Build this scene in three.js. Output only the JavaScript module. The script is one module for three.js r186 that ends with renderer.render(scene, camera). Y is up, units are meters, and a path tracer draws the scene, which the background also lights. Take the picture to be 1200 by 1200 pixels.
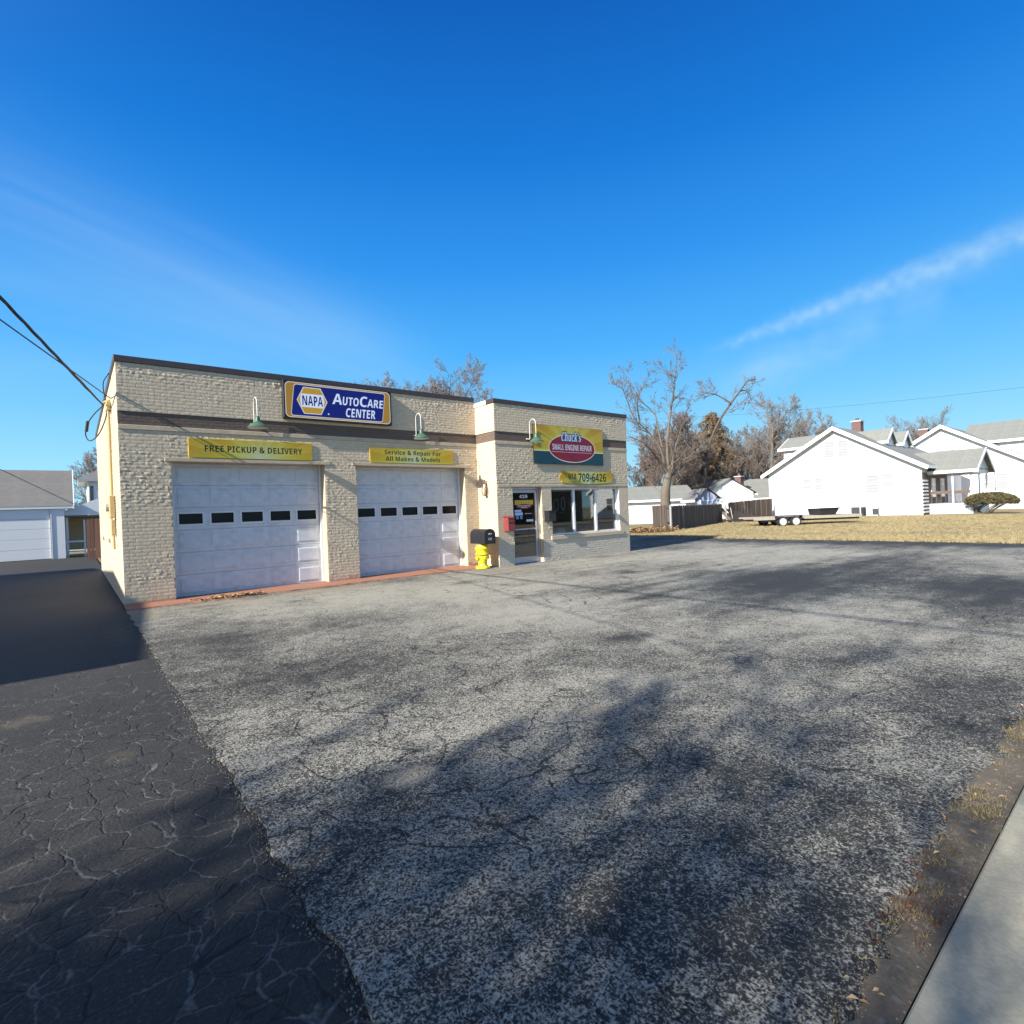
import * as THREE from 'three';

// ---------------------------------------------------------------- camera, sky, sun, exposure
const D2R = Math.PI / 180, V3 = (x, y, z) => new THREE.Vector3(x, y, z);
const scene = new THREE.Scene();
const camera = new THREE.PerspectiveCamera(2 * Math.atan(600 / 633) / D2R, 1, 0.05, 2500);
camera.position.set(0, 1.55, 0);
camera.rotation.order = 'YXZ';
camera.rotation.set(-0.18 * D2R, -39 * D2R, -2.26 * D2R);
const EXPOSURE = 2.0, SUN = 5, SUN_EL = 30 * D2R, SUN_AZ = 7.5 * D2R;
const toSun = V3(-Math.cos(SUN_EL) * Math.cos(SUN_AZ), Math.sin(SUN_EL), Math.cos(SUN_EL) * Math.sin(SUN_AZ));
const sun = new THREE.DirectionalLight(new THREE.Color().setRGB(1, 0.965, 0.9), SUN);
sun.position.copy(toSun).multiplyScalar(120);
sun.castShadow = true;
sun.shadow.radius = 1;
sun.shadow.mapSize.set(4096, 4096);
Object.assign(sun.shadow.camera, { left: -70, right: 70, top: 70, bottom: -70, near: 1, far: 300 });
scene.add(sun, sun.target);

// ---------------------------------------------------------------- random numbers and noise
function rng(seed) {
  let a = seed >>> 0;
  return () => { a = (a + 0x6D2B79F5) | 0; let t = Math.imul(a ^ (a >>> 15), 1 | a); t = (t + Math.imul(t ^ (t >>> 7), 61 | t)) ^ t; return ((t ^ (t >>> 14)) >>> 0) / 4294967296; };
}
const NT = 256, TBL = new Float32Array(NT * NT), TB2 = new Float32Array(NT * NT);
{ const r = rng(11); for (let i = 0; i < NT * NT; i++) { TBL[i] = r(); TB2[i] = r(); } }
function vn(x, y) {
  const xf = Math.floor(x), yf = Math.floor(y);
  let u = x - xf, v = y - yf; u = u * u * (3 - 2 * u); v = v * v * (3 - 2 * v);
  const x0 = xf & 255, x1 = (xf + 1) & 255, y0 = (yf & 255) << 8, y1 = ((yf + 1) & 255) << 8;
  const a = TBL[y0 + x0], b = TBL[y0 + x1], c = TBL[y1 + x0], d = TBL[y1 + x1];
  return a + (b - a) * u + (c - a + (a - b - c + d) * u) * v;
}
const fbm = (x, y, n = 4) => { let s = 0, a = 0.5, t = 0; for (let i = 0; i < n; i++) { s += a * vn(x, y); t += a; a *= 0.5; const k = x * 1.62 - y * 1.25 + 17.3; y = x * 1.25 + y * 1.62 + 5.1; x = k; } return s / t; };
const sst = (a, b, x) => { x = (x - a) / (b - a); x = x < 0 ? 0 : x > 1 ? 1 : x; return x * x * (3 - 2 * x); };
const mix = (a, b, t) => a + (b - a) * t;
const CELL = [0, 0, 0];
function worley(x, y) { // distance to the border between cells, and the cell's own random number
  const xf = Math.floor(x), yf = Math.floor(y);
  let f1 = 9, f2 = 9, id = 0;
  for (let j = -1; j <= 1; j++) for (let i = -1; i <= 1; i++) {
    const k = (((yf + j) & 255) << 8) + ((xf + i) & 255);
    const dx = i + TBL[k] - (x - xf), dy = j + TB2[k] - (y - yf), d = dx * dx + dy * dy;
    if (d < f1) { f2 = f1; f1 = d; id = k; } else if (d < f2) f2 = d;
  }
  CELL[0] = Math.sqrt(f2) - Math.sqrt(f1); CELL[1] = TBL[(id * 7 + 13) & 65535]; CELL[2] = Math.sqrt(f1);
  return CELL;
}
const toByte = (l) => { l = l < 0 ? 0 : l > 1 ? 1 : l; return Math.round(255 * (l <= 0.0031308 ? 12.92 * l : 1.055 * Math.pow(l, 1 / 2.4) - 0.055)); };
const LUT = new Uint8Array(4097); for (let i = 0; i <= 4096; i++) LUT[i] = toByte(i / 4096);
const l2b = (l) => LUT[l <= 0 ? 0 : l >= 1 ? 4096 : (l * 4096) | 0];

// fn(u metres, v metres, out) fills out = [r, g, b (linear base colour), height 0..1]; the texture covers x0..x1, z0..z1
function texPair(x0, x1, z0, z1, w, h, fn, repeat = false, slow = null, nslow = 0) { // slow: broad variation, worked out on a coarse grid
  const ST = 8, gw = Math.ceil(w / ST) + 2, gh = Math.ceil(h / ST) + 2, G = slow ? new Float32Array(gw * gh * nslow) : null, S = new Float32Array(Math.max(1, nslow));
  if (slow) for (let j = 0; j < gh; j++) for (let i = 0; i < gw; i++) { slow(mix(x0, x1, (i * ST + 0.5) / w), mix(z0, z1, (j * ST + 0.5) / h), S); G.set(S, (j * gw + i) * nslow); }
  const c = new Uint8Array(w * h * 4), b = new Uint8Array(w * h * 4), out = [0, 0, 0, 0.5];
  for (let j = 0, k = 0; j < h; j++) for (let i = 0; i < w; i++, k += 4) {
    if (slow) { const gi = (i / ST) | 0, gj = (j / ST) | 0, u = i / ST - gi, v = j / ST - gj, a = (gj * gw + gi) * nslow, b2 = a + gw * nslow; for (let n = 0; n < nslow; n++) { const p = G[a + n], q = G[a + nslow + n], r = G[b2 + n], t = G[b2 + nslow + n]; S[n] = p + (q - p) * u + (r - p + (p - q - r + t) * u) * v; } }
    fn(mix(x0, x1, (i + 0.5) / w), mix(z0, z1, (j + 0.5) / h), out, S);
    c[k] = l2b(out[0]); c[k + 1] = l2b(out[1]); c[k + 2] = l2b(out[2]); c[k + 3] = 255;
    const t = Math.max(0, Math.min(255, out[3] * 255)) | 0; b[k] = b[k + 1] = b[k + 2] = t; b[k + 3] = 255;
  }
  const mk = (d, srgb) => { const t = new THREE.DataTexture(d, w, h); t.magFilter = THREE.LinearFilter; t.minFilter = THREE.LinearMipmapLinearFilter; t.generateMipmaps = true; if (repeat) t.wrapS = t.wrapT = THREE.RepeatWrapping; if (srgb) t.colorSpace = THREE.SRGBColorSpace; t.needsUpdate = true; return t; };
  return [mk(c, true), mk(b, false)];
}

// ---------------------------------------------------------------- the sky: clear winter blue with thin cirrus and one contrail
{
  const W = 2048, H = 1024, data = new Float32Array(W * H * 4);
  const stops = [[-90, 0.16, 0.2, 0.24], [-2, 0.3, 0.42, 0.55], [0, 0.44, 0.86, 1.06], [5, 0.36, 0.78, 1.06], [10, 0.2, 0.62, 1.04], [16, 0.085, 0.46, 1.0], [24, 0.035, 0.31, 0.88], [33, 0.012, 0.2, 0.7], [43, 0.007, 0.125, 0.52], [60, 0.006, 0.095, 0.37], [90, 0.005, 0.08, 0.32]];
  const ray = (px, py) => { // a compass direction and height, from where the streaks run in the photograph
    return V3((px - 600) / 633, (600 - py) / 633, -1).applyEuler(camera.rotation).normalize();
  };
  const streak = (p, q) => { const a = ray(...p), b = ray(...q), n = a.clone().cross(b).normalize(), t = n.clone().cross(a).normalize(); return { a, n, t, len: Math.acos(a.dot(b)) }; };
  const trail = streak([830, 412], [1215, 268]), low = streak([880, 440], [1120, 330]), wisps = [[streak([480, 430], [60, 250]), 0.06, 0.15], [streak([430, 425], [-60, 305]), 0.05, 0.1], [streak([300, 440], [-80, 420]), 0.06, 0.08]];
  const d = V3(0, 0, 0);
  for (let j = 0, k = 0; j < H; j++) {
    const el = ((j + 0.5) / H - 0.5) * Math.PI, deg = el / D2R;
    let s = 1; while (s < stops.length - 1 && deg > stops[s][0]) s++;
    const A = stops[s - 1], B = stops[s], f = Math.min(1, Math.max(0, (deg - A[0]) / (B[0] - A[0])));
    for (let i = 0; i < W; i++, k += 4) {
      const az = ((i + 0.5) / W - 0.5) * 2 * Math.PI;
      d.set(Math.cos(el) * Math.cos(az), Math.sin(el), Math.cos(el) * Math.sin(az));
      let r = mix(A[1], B[1], f), g = mix(A[2], B[2], f), b = mix(A[3], B[3], f);
      const m = Math.max(0, d.dot(toSun)), glow = 0.75 * Math.pow(m, 3) + 0.9 * Math.pow(m, 40);
      r += glow; g += glow * 0.92; b += glow * 0.75;
      if (deg > 0) {
        let c = 0;
        { // the contrail: ragged and widening away from its start
          const x = d.dot(trail.n) + 0.009 * (fbm(az * 30, el * 30) - 0.5) + 0.006 * (fbm(az * 130, el * 130, 2) - 0.5), t = Math.atan2(d.dot(trail.t), d.dot(trail.a)) / trail.len;
          if (t > -0.1 && t < 1.6) { const w = 0.007 + 0.011 * Math.max(0, t), e = Math.exp(-x * x / (w * w)); c += e * sst(-0.08, 0.25, t) * (1 - sst(1.2, 1.6, t)) * (0.04 + 0.46 * fbm(az * 90 + 3, el * 90, 5)); }
        }
        { const x = d.dot(low.n), t = Math.atan2(d.dot(low.t), d.dot(low.a)) / low.len; const w = 0.035; if (t > -0.5 && t < 1.6) c += 0.32 * Math.exp(-x * x / (w * w)) * sst(-0.5, 0.1, t) * (1 - sst(0.5, 1.6, t)) * fbm(az * 26, el * 46 + 9); }
        for (const [q, w, o] of wisps) {
          const x = d.dot(q.n), t = Math.atan2(d.dot(q.t), d.dot(q.a)) / q.len;
          if (t > -0.3 && t < 2) c += o * Math.exp(-x * x / (w * w)) * sst(-0.25, 0.3, t) * (1 - sst(0.7, 1.8, t)) * (0.45 + 0.8 * fbm(x * 90, t * 2.5 + w * 90, 3));
        }
        c = Math.min(0.7, c);
        r = mix(r, 0.64, c); g = mix(g, 0.86, c); b = mix(b, 1.0, c);
      }
      data[k] = r / EXPOSURE; data[k + 1] = g / EXPOSURE; data[k + 2] = b / EXPOSURE; data[k + 3] = 1;
    }
  }
  const sky = new THREE.DataTexture(data, W, H, THREE.RGBAFormat, THREE.FloatType);
  sky.mapping = THREE.EquirectangularReflectionMapping; sky.magFilter = THREE.LinearFilter; sky.minFilter = THREE.LinearFilter; sky.needsUpdate = true;
  scene.background = sky; scene.environment = sky;
}

// ---------------------------------------------------------------- mesh builder
class MB { // collects triangles in world coordinates; build() makes one named mesh under a parent
  constructor() { this.p = []; this.n = []; this.t = []; this.c = []; this.m = null; this.tint = null; }
  v(p, n, u, w) {
    if (this.m) { p = p.clone().applyMatrix4(this.m); n = n.clone().transformDirection(this.m); }
    this.p.push(p.x, p.y, p.z); this.n.push(n.x, n.y, n.z); this.t.push(u, w);
    if (this.tint) this.c.push(this.tint[0], this.tint[1], this.tint[2]);
  }
  uv(p, n) { const x = Math.abs(n.x), y = Math.abs(n.y), z = Math.abs(n.z); return y > x && y > z ? [p.x, p.z] : x > z ? [p.z, p.y] : [p.x, p.y]; }
  tri(a, b, c, na, nb, nc) {
    const n = na || b.clone().sub(a).cross(c.clone().sub(a)).normalize();
    for (const [p, q] of [[a, na], [b, nb], [c, nc]]) { const w = q || n, t = this.uv(p, n); this.v(p, w, t[0], t[1]); }
    return this;
  }
  quad(a, b, c, d, uvs) {
    const n = c.clone().sub(a).cross(d.clone().sub(b)).normalize(), P = [a, b, c, d];
    for (const i of [0, 1, 2, 0, 2, 3]) { const t = uvs ? uvs[i] : this.uv(P[i], n); this.v(P[i], n, t[0], t[1]); }
    return this;
  }
  box(x0, y0, z0, x1, y1, z1, b = 0) {
    const c = Math.min(b, (x1 - x0) / 2.2, (y1 - y0) / 2.2, (z1 - z0) / 2.2), P = (x, y, z) => V3(x, y, z);
    const X = [x0, x1], Y = [y0, y1], Z = [z0, z1], I = [[x0 + c, x1 - c], [y0 + c, y1 - c], [z0 + c, z1 - c]];
    const fx = (s, j, k) => P(X[s], I[1][j], I[2][k]), fy = (s, i, k) => P(I[0][i], Y[s], I[2][k]), fz = (s, i, j) => P(I[0][i], I[1][j], Z[s]);
    this.quad(fx(1, 0, 1), fx(1, 0, 0), fx(1, 1, 0), fx(1, 1, 1)); this.quad(fx(0, 0, 0), fx(0, 0, 1), fx(0, 1, 1), fx(0, 1, 0));
    this.quad(fy(1, 0, 1), fy(1, 1, 1), fy(1, 1, 0), fy(1, 0, 0)); this.quad(fy(0, 0, 0), fy(0, 1, 0), fy(0, 1, 1), fy(0, 0, 1));
    this.quad(fz(1, 0, 0), fz(1, 1, 0), fz(1, 1, 1), fz(1, 0, 1)); this.quad(fz(0, 1, 0), fz(0, 0, 0), fz(0, 0, 1), fz(0, 1, 1));
    if (c > 0) {
      const q = (a, b2, c2, d2, o) => { const n = c2.clone().sub(a).cross(d2.clone().sub(b2)); n.dot(o) > 0 ? this.quad(a, b2, c2, d2) : this.quad(a, d2, c2, b2); };
      for (const i of [0, 1]) for (const j of [0, 1]) {
        q(fx(i, j, 0), fx(i, j, 1), fy(j, i, 1), fy(j, i, 0), P(i - 0.5, j - 0.5, 0));
        q(fx(i, 0, j), fx(i, 1, j), fz(j, i, 1), fz(j, i, 0), P(i - 0.5, 0, j - 0.5));
        q(fy(i, 0, j), fy(i, 1, j), fz(j, 1, i), fz(j, 0, i), P(0, i - 0.5, j - 0.5));
        for (const k of [0, 1]) { const A = fx(i, j, k), B = fy(j, i, k), C = fz(k, i, j), o = P(i - 0.5, j - 0.5, k - 0.5); B.clone().sub(A).cross(C.clone().sub(A)).dot(o) > 0 ? this.tri(A, B, C) : this.tri(A, C, B); }
      }
    }
    return this;
  }
  tube(pts, r, n = 8, cap = true) { // pts: Vector3[], r: number or per-point array
    const R = (i) => (typeof r === 'number' ? r : r[i]), rings = [];
    let ref = null;
    for (let i = 0; i < pts.length; i++) {
      const d = (i === 0 ? pts[1].clone().sub(pts[0]) : i === pts.length - 1 ? pts[i].clone().sub(pts[i - 1]) : pts[i + 1].clone().sub(pts[i - 1])).normalize();
      if (!ref) ref = Math.abs(d.y) < 0.9 ? V3(0, 1, 0) : V3(1, 0, 0);
      const a = d.clone().cross(ref).normalize(), b = d.clone().cross(a).normalize(); ref = b.clone().cross(d).normalize().lengthSq() > 0.5 ? b.clone().cross(d).cross(d).negate().normalize() : ref; ref = b.clone().negate();
      const ring = [];
      for (let k = 0; k <= n; k++) { const t = k / n * 2 * Math.PI, o = a.clone().multiplyScalar(Math.cos(t)).addScaledVector(b, Math.sin(t)); ring.push([pts[i].clone().addScaledVector(o, R(i)), o]); }
      rings.push(ring);
    }
    let L = 0;
    for (let i = 0; i + 1 < pts.length; i++) {
      const l = pts[i].distanceTo(pts[i + 1]), rr = R(i) * 6.28;
      for (let k = 0; k < n; k++) {
        const A = rings[i][k], B = rings[i][k + 1], C = rings[i + 1][k + 1], D = rings[i + 1][k], u0 = k / n * rr, u1 = (k + 1) / n * rr;
        for (const [q, u, w] of [[A, u0, L], [B, u1, L], [C, u1, L + l], [A, u0, L], [C, u1, L + l], [D, u0, L + l]]) this.v(q[0], q[1], u, w);
      }
      L += l;
    }
    if (cap) for (const [i, s] of [[0, 1], [pts.length - 1, -1]]) for (let k = 0; k < n; k++) { const a = rings[i][k][0], b = rings[i][k + 1][0]; s > 0 ? this.tri(pts[i], b, a) : this.tri(pts[i], a, b); }
    return this;
  }
  lathe(c, prof, n = 20) { // prof: [radius, height] from bottom to top
    for (let i = 0; i + 1 < prof.length; i++) {
      const [r0, y0] = prof[i], [r1, y1] = prof[i + 1], nl = Math.hypot(y1 - y0, r0 - r1) || 1, nr = (y1 - y0) / nl, ny = (r0 - r1) / nl;
      for (let k = 0; k < n; k++) {
        const t0 = k / n * 2 * Math.PI, t1 = (k + 1) / n * 2 * Math.PI;
        const P = (r, y, t) => V3(c.x + r * Math.cos(t), c.y + y, c.z + r * Math.sin(t)), N = (t) => V3(nr * Math.cos(t), ny, nr * Math.sin(t));
        const a = [P(r0, y0, t0), N(t0)], b = [P(r0, y0, t1), N(t1)], d = [P(r1, y1, t1), N(t1)], e = [P(r1, y1, t0), N(t0)];
        for (const [q, w] of [a, d, b, a, e, d]) this.v(q, w, q.x + q.z, q.y);
      }
    }
    return this;
  }
  poly(pts, thick, dir) { // a flat convex outline given thickness along dir (outline faces +dir)
    const o = dir.clone().multiplyScalar(-thick);
    for (let i = 1; i + 1 < pts.length; i++) { this.tri(pts[0], pts[i], pts[i + 1]); this.tri(pts[0].clone().add(o), pts[i + 1].clone().add(o), pts[i].clone().add(o)); }
    for (let i = 0; i < pts.length; i++) { const a = pts[i], b = pts[(i + 1) % pts.length]; this.quad(b, a, a.clone().add(o), b.clone().add(o)); }
    return this;
  }
  geo(at) {
    const g = new THREE.BufferGeometry(), p = new Float32Array(this.p);
    if (at) for (let i = 0; i < p.length; i += 3) { p[i] -= at.x; p[i + 1] -= at.y; p[i + 2] -= at.z; }
    g.setAttribute('position', new THREE.BufferAttribute(p, 3)); g.setAttribute('normal', new THREE.BufferAttribute(new Float32Array(this.n), 3)); g.setAttribute('uv', new THREE.BufferAttribute(new Float32Array(this.t), 2));
    if (this.c.length === this.p.length) g.setAttribute('color', new THREE.BufferAttribute(new Float32Array(this.c), 3));
    return g;
  }
  build(name, mat, parent = scene) {
    const m = new THREE.Mesh(this.geo(parent === scene ? null : baseOf(parent)), mat);
    m.name = parent === scene ? numbered(name) : name; m.castShadow = m.receiveShadow = true; parent.add(m);
    return m;
  }
}
const baseOf = (o) => { const p = V3(0, 0, 0); while (o && o !== scene) { p.add(o.position); o = o.parent; } return p; };
const used = {};
function numbered(n) { used[n] = (used[n] || 0) + 1; return used[n] === 1 ? n : n + '_' + String(used[n] - 1).padStart(3, '0'); }
function tag(o, label, category, group) { o.userData.label = label; o.userData.category = category; if (group) o.userData.group = group; return o; }
function thing(name, label, category, x = 0, y = 0, z = 0, group) { const o = new THREE.Group(); o.name = numbered(name); o.position.set(x, y, z); scene.add(o); return tag(o, label, category, group); }
function struct(o) { o.userData.kind = 'structure'; return o; }
function stuff(o) { o.userData.kind = 'stuff'; return o; }
function copyOf(o, label, x, y, z) { const c = o.clone(); c.name = numbered(o.name); c.position.set(x, y, z); c.userData = { ...o.userData, label }; scene.add(c); return c; }
const lin = (r, g, b) => new THREE.Color().setRGB(r, g, b);
const std = (c, rough = 0.8, o = {}) => new THREE.MeshStandardMaterial({ color: c, roughness: rough, metalness: 0, ...o });

// ---------------------------------------------------------------- tiled textures
const grainFn = (s, a, b) => (u, v, o) => { // period 1 m tiles: wrapped by blending
  const w = (f) => { const x = u, y = v, k = sst(0.7, 1, x), l = sst(0.7, 1, y); return mix(mix(f(x, y), f(x - 1, y), k), mix(f(x, y - 1), f(x - 1, y - 1), k), l); };
  const t = w((x, y) => fbm(x * s, y * s, 5)), h = w((x, y) => fbm(x * s * 3 + 7, y * s * 3, 3));
  const c = mix(a, b, t); o[0] = o[1] = o[2] = c; o[3] = 0.6 * t + 0.4 * h;
};
const [grainMap, grainBump] = texPair(0, 1, 0, 1, 512, 512, grainFn(9, 0.72, 1.0), true);
const [fineMap, fineBump] = texPair(0, 1, 0, 1, 512, 512, grainFn(26, 0.82, 1.0), true);
const [, sidingBump] = texPair(0, 0.2, 0, 0.2, 8, 64, (u, v, o) => { const t = v / 0.2; o[3] = t < 0.06 ? t / 0.06 * 0.2 : 1 - 0.8 * t; }, true);
{ sidingBump.repeat.set(1, 1 / 0.13); }
const [shingleMap, shingleBump] = texPair(0, 1, 0, 1, 256, 256, (u, v, o) => { const r = Math.floor(v * 7), c = Math.floor(u * 4 + (r & 1) * 0.5), k = TBL[(r * 37 + (c & 3) * 91) & 65535], f = v * 7 - r; const t = 0.86 + 0.12 * k + 0.14 * (vn(u * 90, v * 90) - 0.5); o[0] = o[1] = o[2] = t; o[3] = 0.3 + 0.6 * (1 - f) + 0.1 * k; }, true);
const [barkMap, barkBump] = texPair(0, 1, 0, 1, 256, 256, (u, v, o) => { const x = u < 0.5 ? u : 1 - u, y = v < 0.5 ? v : 1 - v, t = fbm(x * 46, y * 9, 4); o[0] = o[1] = o[2] = 0.6 + 0.4 * t; o[3] = t; }, true);

// ---------------------------------------------------------------- materials
const M = {
  paint: std(lin(0.585, 0.475, 0.33), 0.75, { vertexColors: true, bumpMap: fineBump, bumpScale: 0.004 }),
  mortar: std(lin(0.555, 0.45, 0.31), 0.85, { map: grainMap, bumpMap: fineBump, bumpScale: 0.004 }),
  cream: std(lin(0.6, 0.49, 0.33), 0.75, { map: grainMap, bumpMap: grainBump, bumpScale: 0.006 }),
  brown: std(lin(0.13, 0.09, 0.066), 0.7, { vertexColors: true, bumpMap: fineBump, bumpScale: 0.003 }),
  brownFlat: std(lin(0.13, 0.09, 0.066), 0.8, { map: grainMap }),
  coping: std(lin(0.085, 0.06, 0.055), 0.45, { map: grainMap, metalness: 0.3 }),
  white: std(lin(0.74, 0.74, 0.74), 0.45, { map: fineMap }),
  doorWhite: std(lin(0.66, 0.67, 0.7), 0.5, { map: grainMap, bumpMap: fineBump, bumpScale: 0.0015 }),
  trim: std(lin(0.7, 0.68, 0.62), 0.6, { map: grainMap }),
  alu: std(lin(0.5, 0.5, 0.52), 0.4, { metalness: 0.7, map: fineMap }),
  glass: new THREE.MeshPhysicalMaterial({ color: lin(0.8, 0.84, 0.84), roughness: 0.02, transmission: 1, thickness: 0, ior: 1.85 }),
  darkGlass: new THREE.MeshPhysicalMaterial({ color: lin(0.008, 0.008, 0.01), roughness: 0.12, specularIntensity: 0.35 }),
  green: std(lin(0.055, 0.12, 0.075), 0.4),
  greenIn: std(lin(0.7, 0.72, 0.68), 0.4),
  galv: std(lin(0.55, 0.54, 0.5), 0.4, { metalness: 0.5, map: fineMap }),
  black: std(lin(0.018, 0.018, 0.02), 0.4),
  blackRough: std(lin(0.02, 0.02, 0.022), 0.8, { map: grainMap }),
  yellow: std(lin(0.78, 0.6, 0.03), 0.4, { map: grainMap, bumpMap: grainBump, bumpScale: 0.004 }),
  red: std(lin(0.27, 0.045, 0.042), 0.5, { map: grainMap }),
  cable: std(lin(0.015, 0.015, 0.017), 0.6),
  conduit: std(lin(0.55, 0.42, 0.2), 0.6, { map: grainMap }),
  apron: std(lin(0.34, 0.15, 0.09), 0.85, { map: grainMap, bumpMap: fineBump, bumpScale: 0.006 }),
  whiteSiding: std(lin(0.78, 0.78, 0.77), 0.6, { bumpMap: sidingBump, bumpScale: 0.012 }),
  creamSiding: std(lin(0.6, 0.52, 0.36), 0.7, { bumpMap: sidingBump, bumpScale: 0.012 }),
  blueSiding: std(lin(0.3, 0.34, 0.45), 0.7, { bumpMap: sidingBump, bumpScale: 0.012 }),
  fascia: std(lin(0.8, 0.8, 0.78), 0.5),
  foundation: std(lin(0.44, 0.46, 0.49), 0.8, { map: grainMap }),
  roofGrey: std(lin(0.21, 0.21, 0.185), 0.9, { map: shingleMap, bumpMap: shingleBump, bumpScale: 0.01 }),
  roofDark: std(lin(0.17, 0.16, 0.15), 0.9, { map: shingleMap, bumpMap: shingleBump, bumpScale: 0.01 }),
  blind: std(lin(0.3, 0.3, 0.31), 0.4, { map: fineMap }),
  blindSlat: std(lin(0.42, 0.42, 0.43), 0.5),
  winDark: std(lin(0.06, 0.065, 0.075), 0.1),
  redBrick: std(lin(0.165, 0.09, 0.074), 0.85, { map: grainMap }),
  fence: std(lin(0.15, 0.112, 0.086), 0.9, { map: barkMap, bumpMap: barkBump, bumpScale: 0.005, vertexColors: true }),
  fenceRed: std(lin(0.2, 0.1, 0.07), 0.9, { map: barkMap, vertexColors: true }),
  bark: std(lin(0.185, 0.148, 0.113), 0.9, { map: barkMap, bumpMap: barkBump, bumpScale: 0.03 }),
  twig: std(lin(0.17, 0.132, 0.105), 0.9),
  twigRed: std(lin(0.165, 0.125, 0.104), 0.9),
  twigGrey: std(lin(0.21, 0.18, 0.158), 0.9),
  barkDark: std(lin(0.12, 0.095, 0.075), 0.9, { map: barkMap, bumpMap: barkBump, bumpScale: 0.02 }),
  needle: new THREE.MeshPhysicalMaterial({ color: lin(1, 1, 1), vertexColors: true, roughness: 0.9, side: THREE.DoubleSide }),
  rubber: std(lin(0.02, 0.02, 0.02), 0.9),
  rim: std(lin(0.5, 0.5, 0.49), 0.4),
  planks: std(lin(0.42, 0.36, 0.28), 0.9, { map: barkMap }),
};

// ---------------------------------------------------------------- ground
const gauss = (x, z, cx, cz, rx, rz) => Math.exp(-((x - cx) * (x - cx) / (rx * rx) + (z - cz) * (z - cz) / (rz * rz)));
const PALE = [[5.5, -9.6, 4.5, 1.7, 0.34], [15, -8, 4, 3, 0.3], [5.2, -6.2, 2.6, 1.6, 0.22], [17.5, -2.6, 3, 1.2, 0.24], [12.4, -10.4, 2.4, 1, 0.22], [2.6, -3.4, 1.2, 0.6, 0.1], [7.6, -3, 2.4, 1.2, 0.2], [4.6, -2.2, 1.4, 0.8, 0.12]];
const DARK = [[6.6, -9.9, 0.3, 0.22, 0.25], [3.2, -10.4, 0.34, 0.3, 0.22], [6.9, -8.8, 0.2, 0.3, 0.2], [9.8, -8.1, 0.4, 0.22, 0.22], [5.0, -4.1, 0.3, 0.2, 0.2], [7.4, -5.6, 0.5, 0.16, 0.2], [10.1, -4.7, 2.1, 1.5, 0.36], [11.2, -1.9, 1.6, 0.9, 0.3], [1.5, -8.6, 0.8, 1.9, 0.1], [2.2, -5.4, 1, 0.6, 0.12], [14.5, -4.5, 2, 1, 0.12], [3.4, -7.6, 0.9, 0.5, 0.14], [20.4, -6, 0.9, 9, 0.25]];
function lotSlow(x, z, S) {
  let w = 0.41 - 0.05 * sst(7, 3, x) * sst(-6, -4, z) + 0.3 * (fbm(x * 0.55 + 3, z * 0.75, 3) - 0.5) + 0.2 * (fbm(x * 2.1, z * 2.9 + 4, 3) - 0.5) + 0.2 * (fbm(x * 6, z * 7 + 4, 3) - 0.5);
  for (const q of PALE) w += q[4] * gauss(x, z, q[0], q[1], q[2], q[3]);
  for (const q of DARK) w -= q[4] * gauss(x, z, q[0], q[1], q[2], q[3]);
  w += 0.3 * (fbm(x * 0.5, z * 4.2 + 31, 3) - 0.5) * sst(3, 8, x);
  S[0] = Math.max(0.05, Math.min(1, w));
  S[1] = sst(0.42, 0.56, fbm(x * 0.8 + 20, z * 0.8, 2));
  let sand = 0; for (const [cx, cz, rx, rz, k] of [[2.5, -11.2, 0.5, 0.22, 0.75], [4.2, -11.45, 1.4, 0.35, 0.55], [5.0, -11.55, 0.5, 0.18, 0.5], [0.85, -11.2, 0.3, 0.8, 0.5], [8.8, -10.9, 1, 0.5, 0.35], [2.0, -11.6, 0.8, 0.2, 0.6]]) sand = Math.max(sand, sst(0.25, 0.7, gauss(x, z, cx, cz, rx, rz) + 0.5 * (fbm(x * 7, z * 7, 3) - 0.5)) * k);
  S[2] = sand;
  S[3] = sst(0.5, 0.75, gauss(x, z, 1.48, -2.88, 0.24, 0.17) + 0.25 * (fbm(x * 22, z * 22, 2) - 0.5)) + 0.55 * sst(0.5, 0.75, gauss(x, z, 3.03, -2.83, 0.2, 0.13) + 0.25 * (fbm(x * 22, z * 22, 2) - 0.5));
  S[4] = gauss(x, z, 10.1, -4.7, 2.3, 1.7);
  S[5] = fbm(x * 3, z * 3, 2); S[6] = fbm(x * 3 + 8, z * 3, 2);
}
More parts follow.
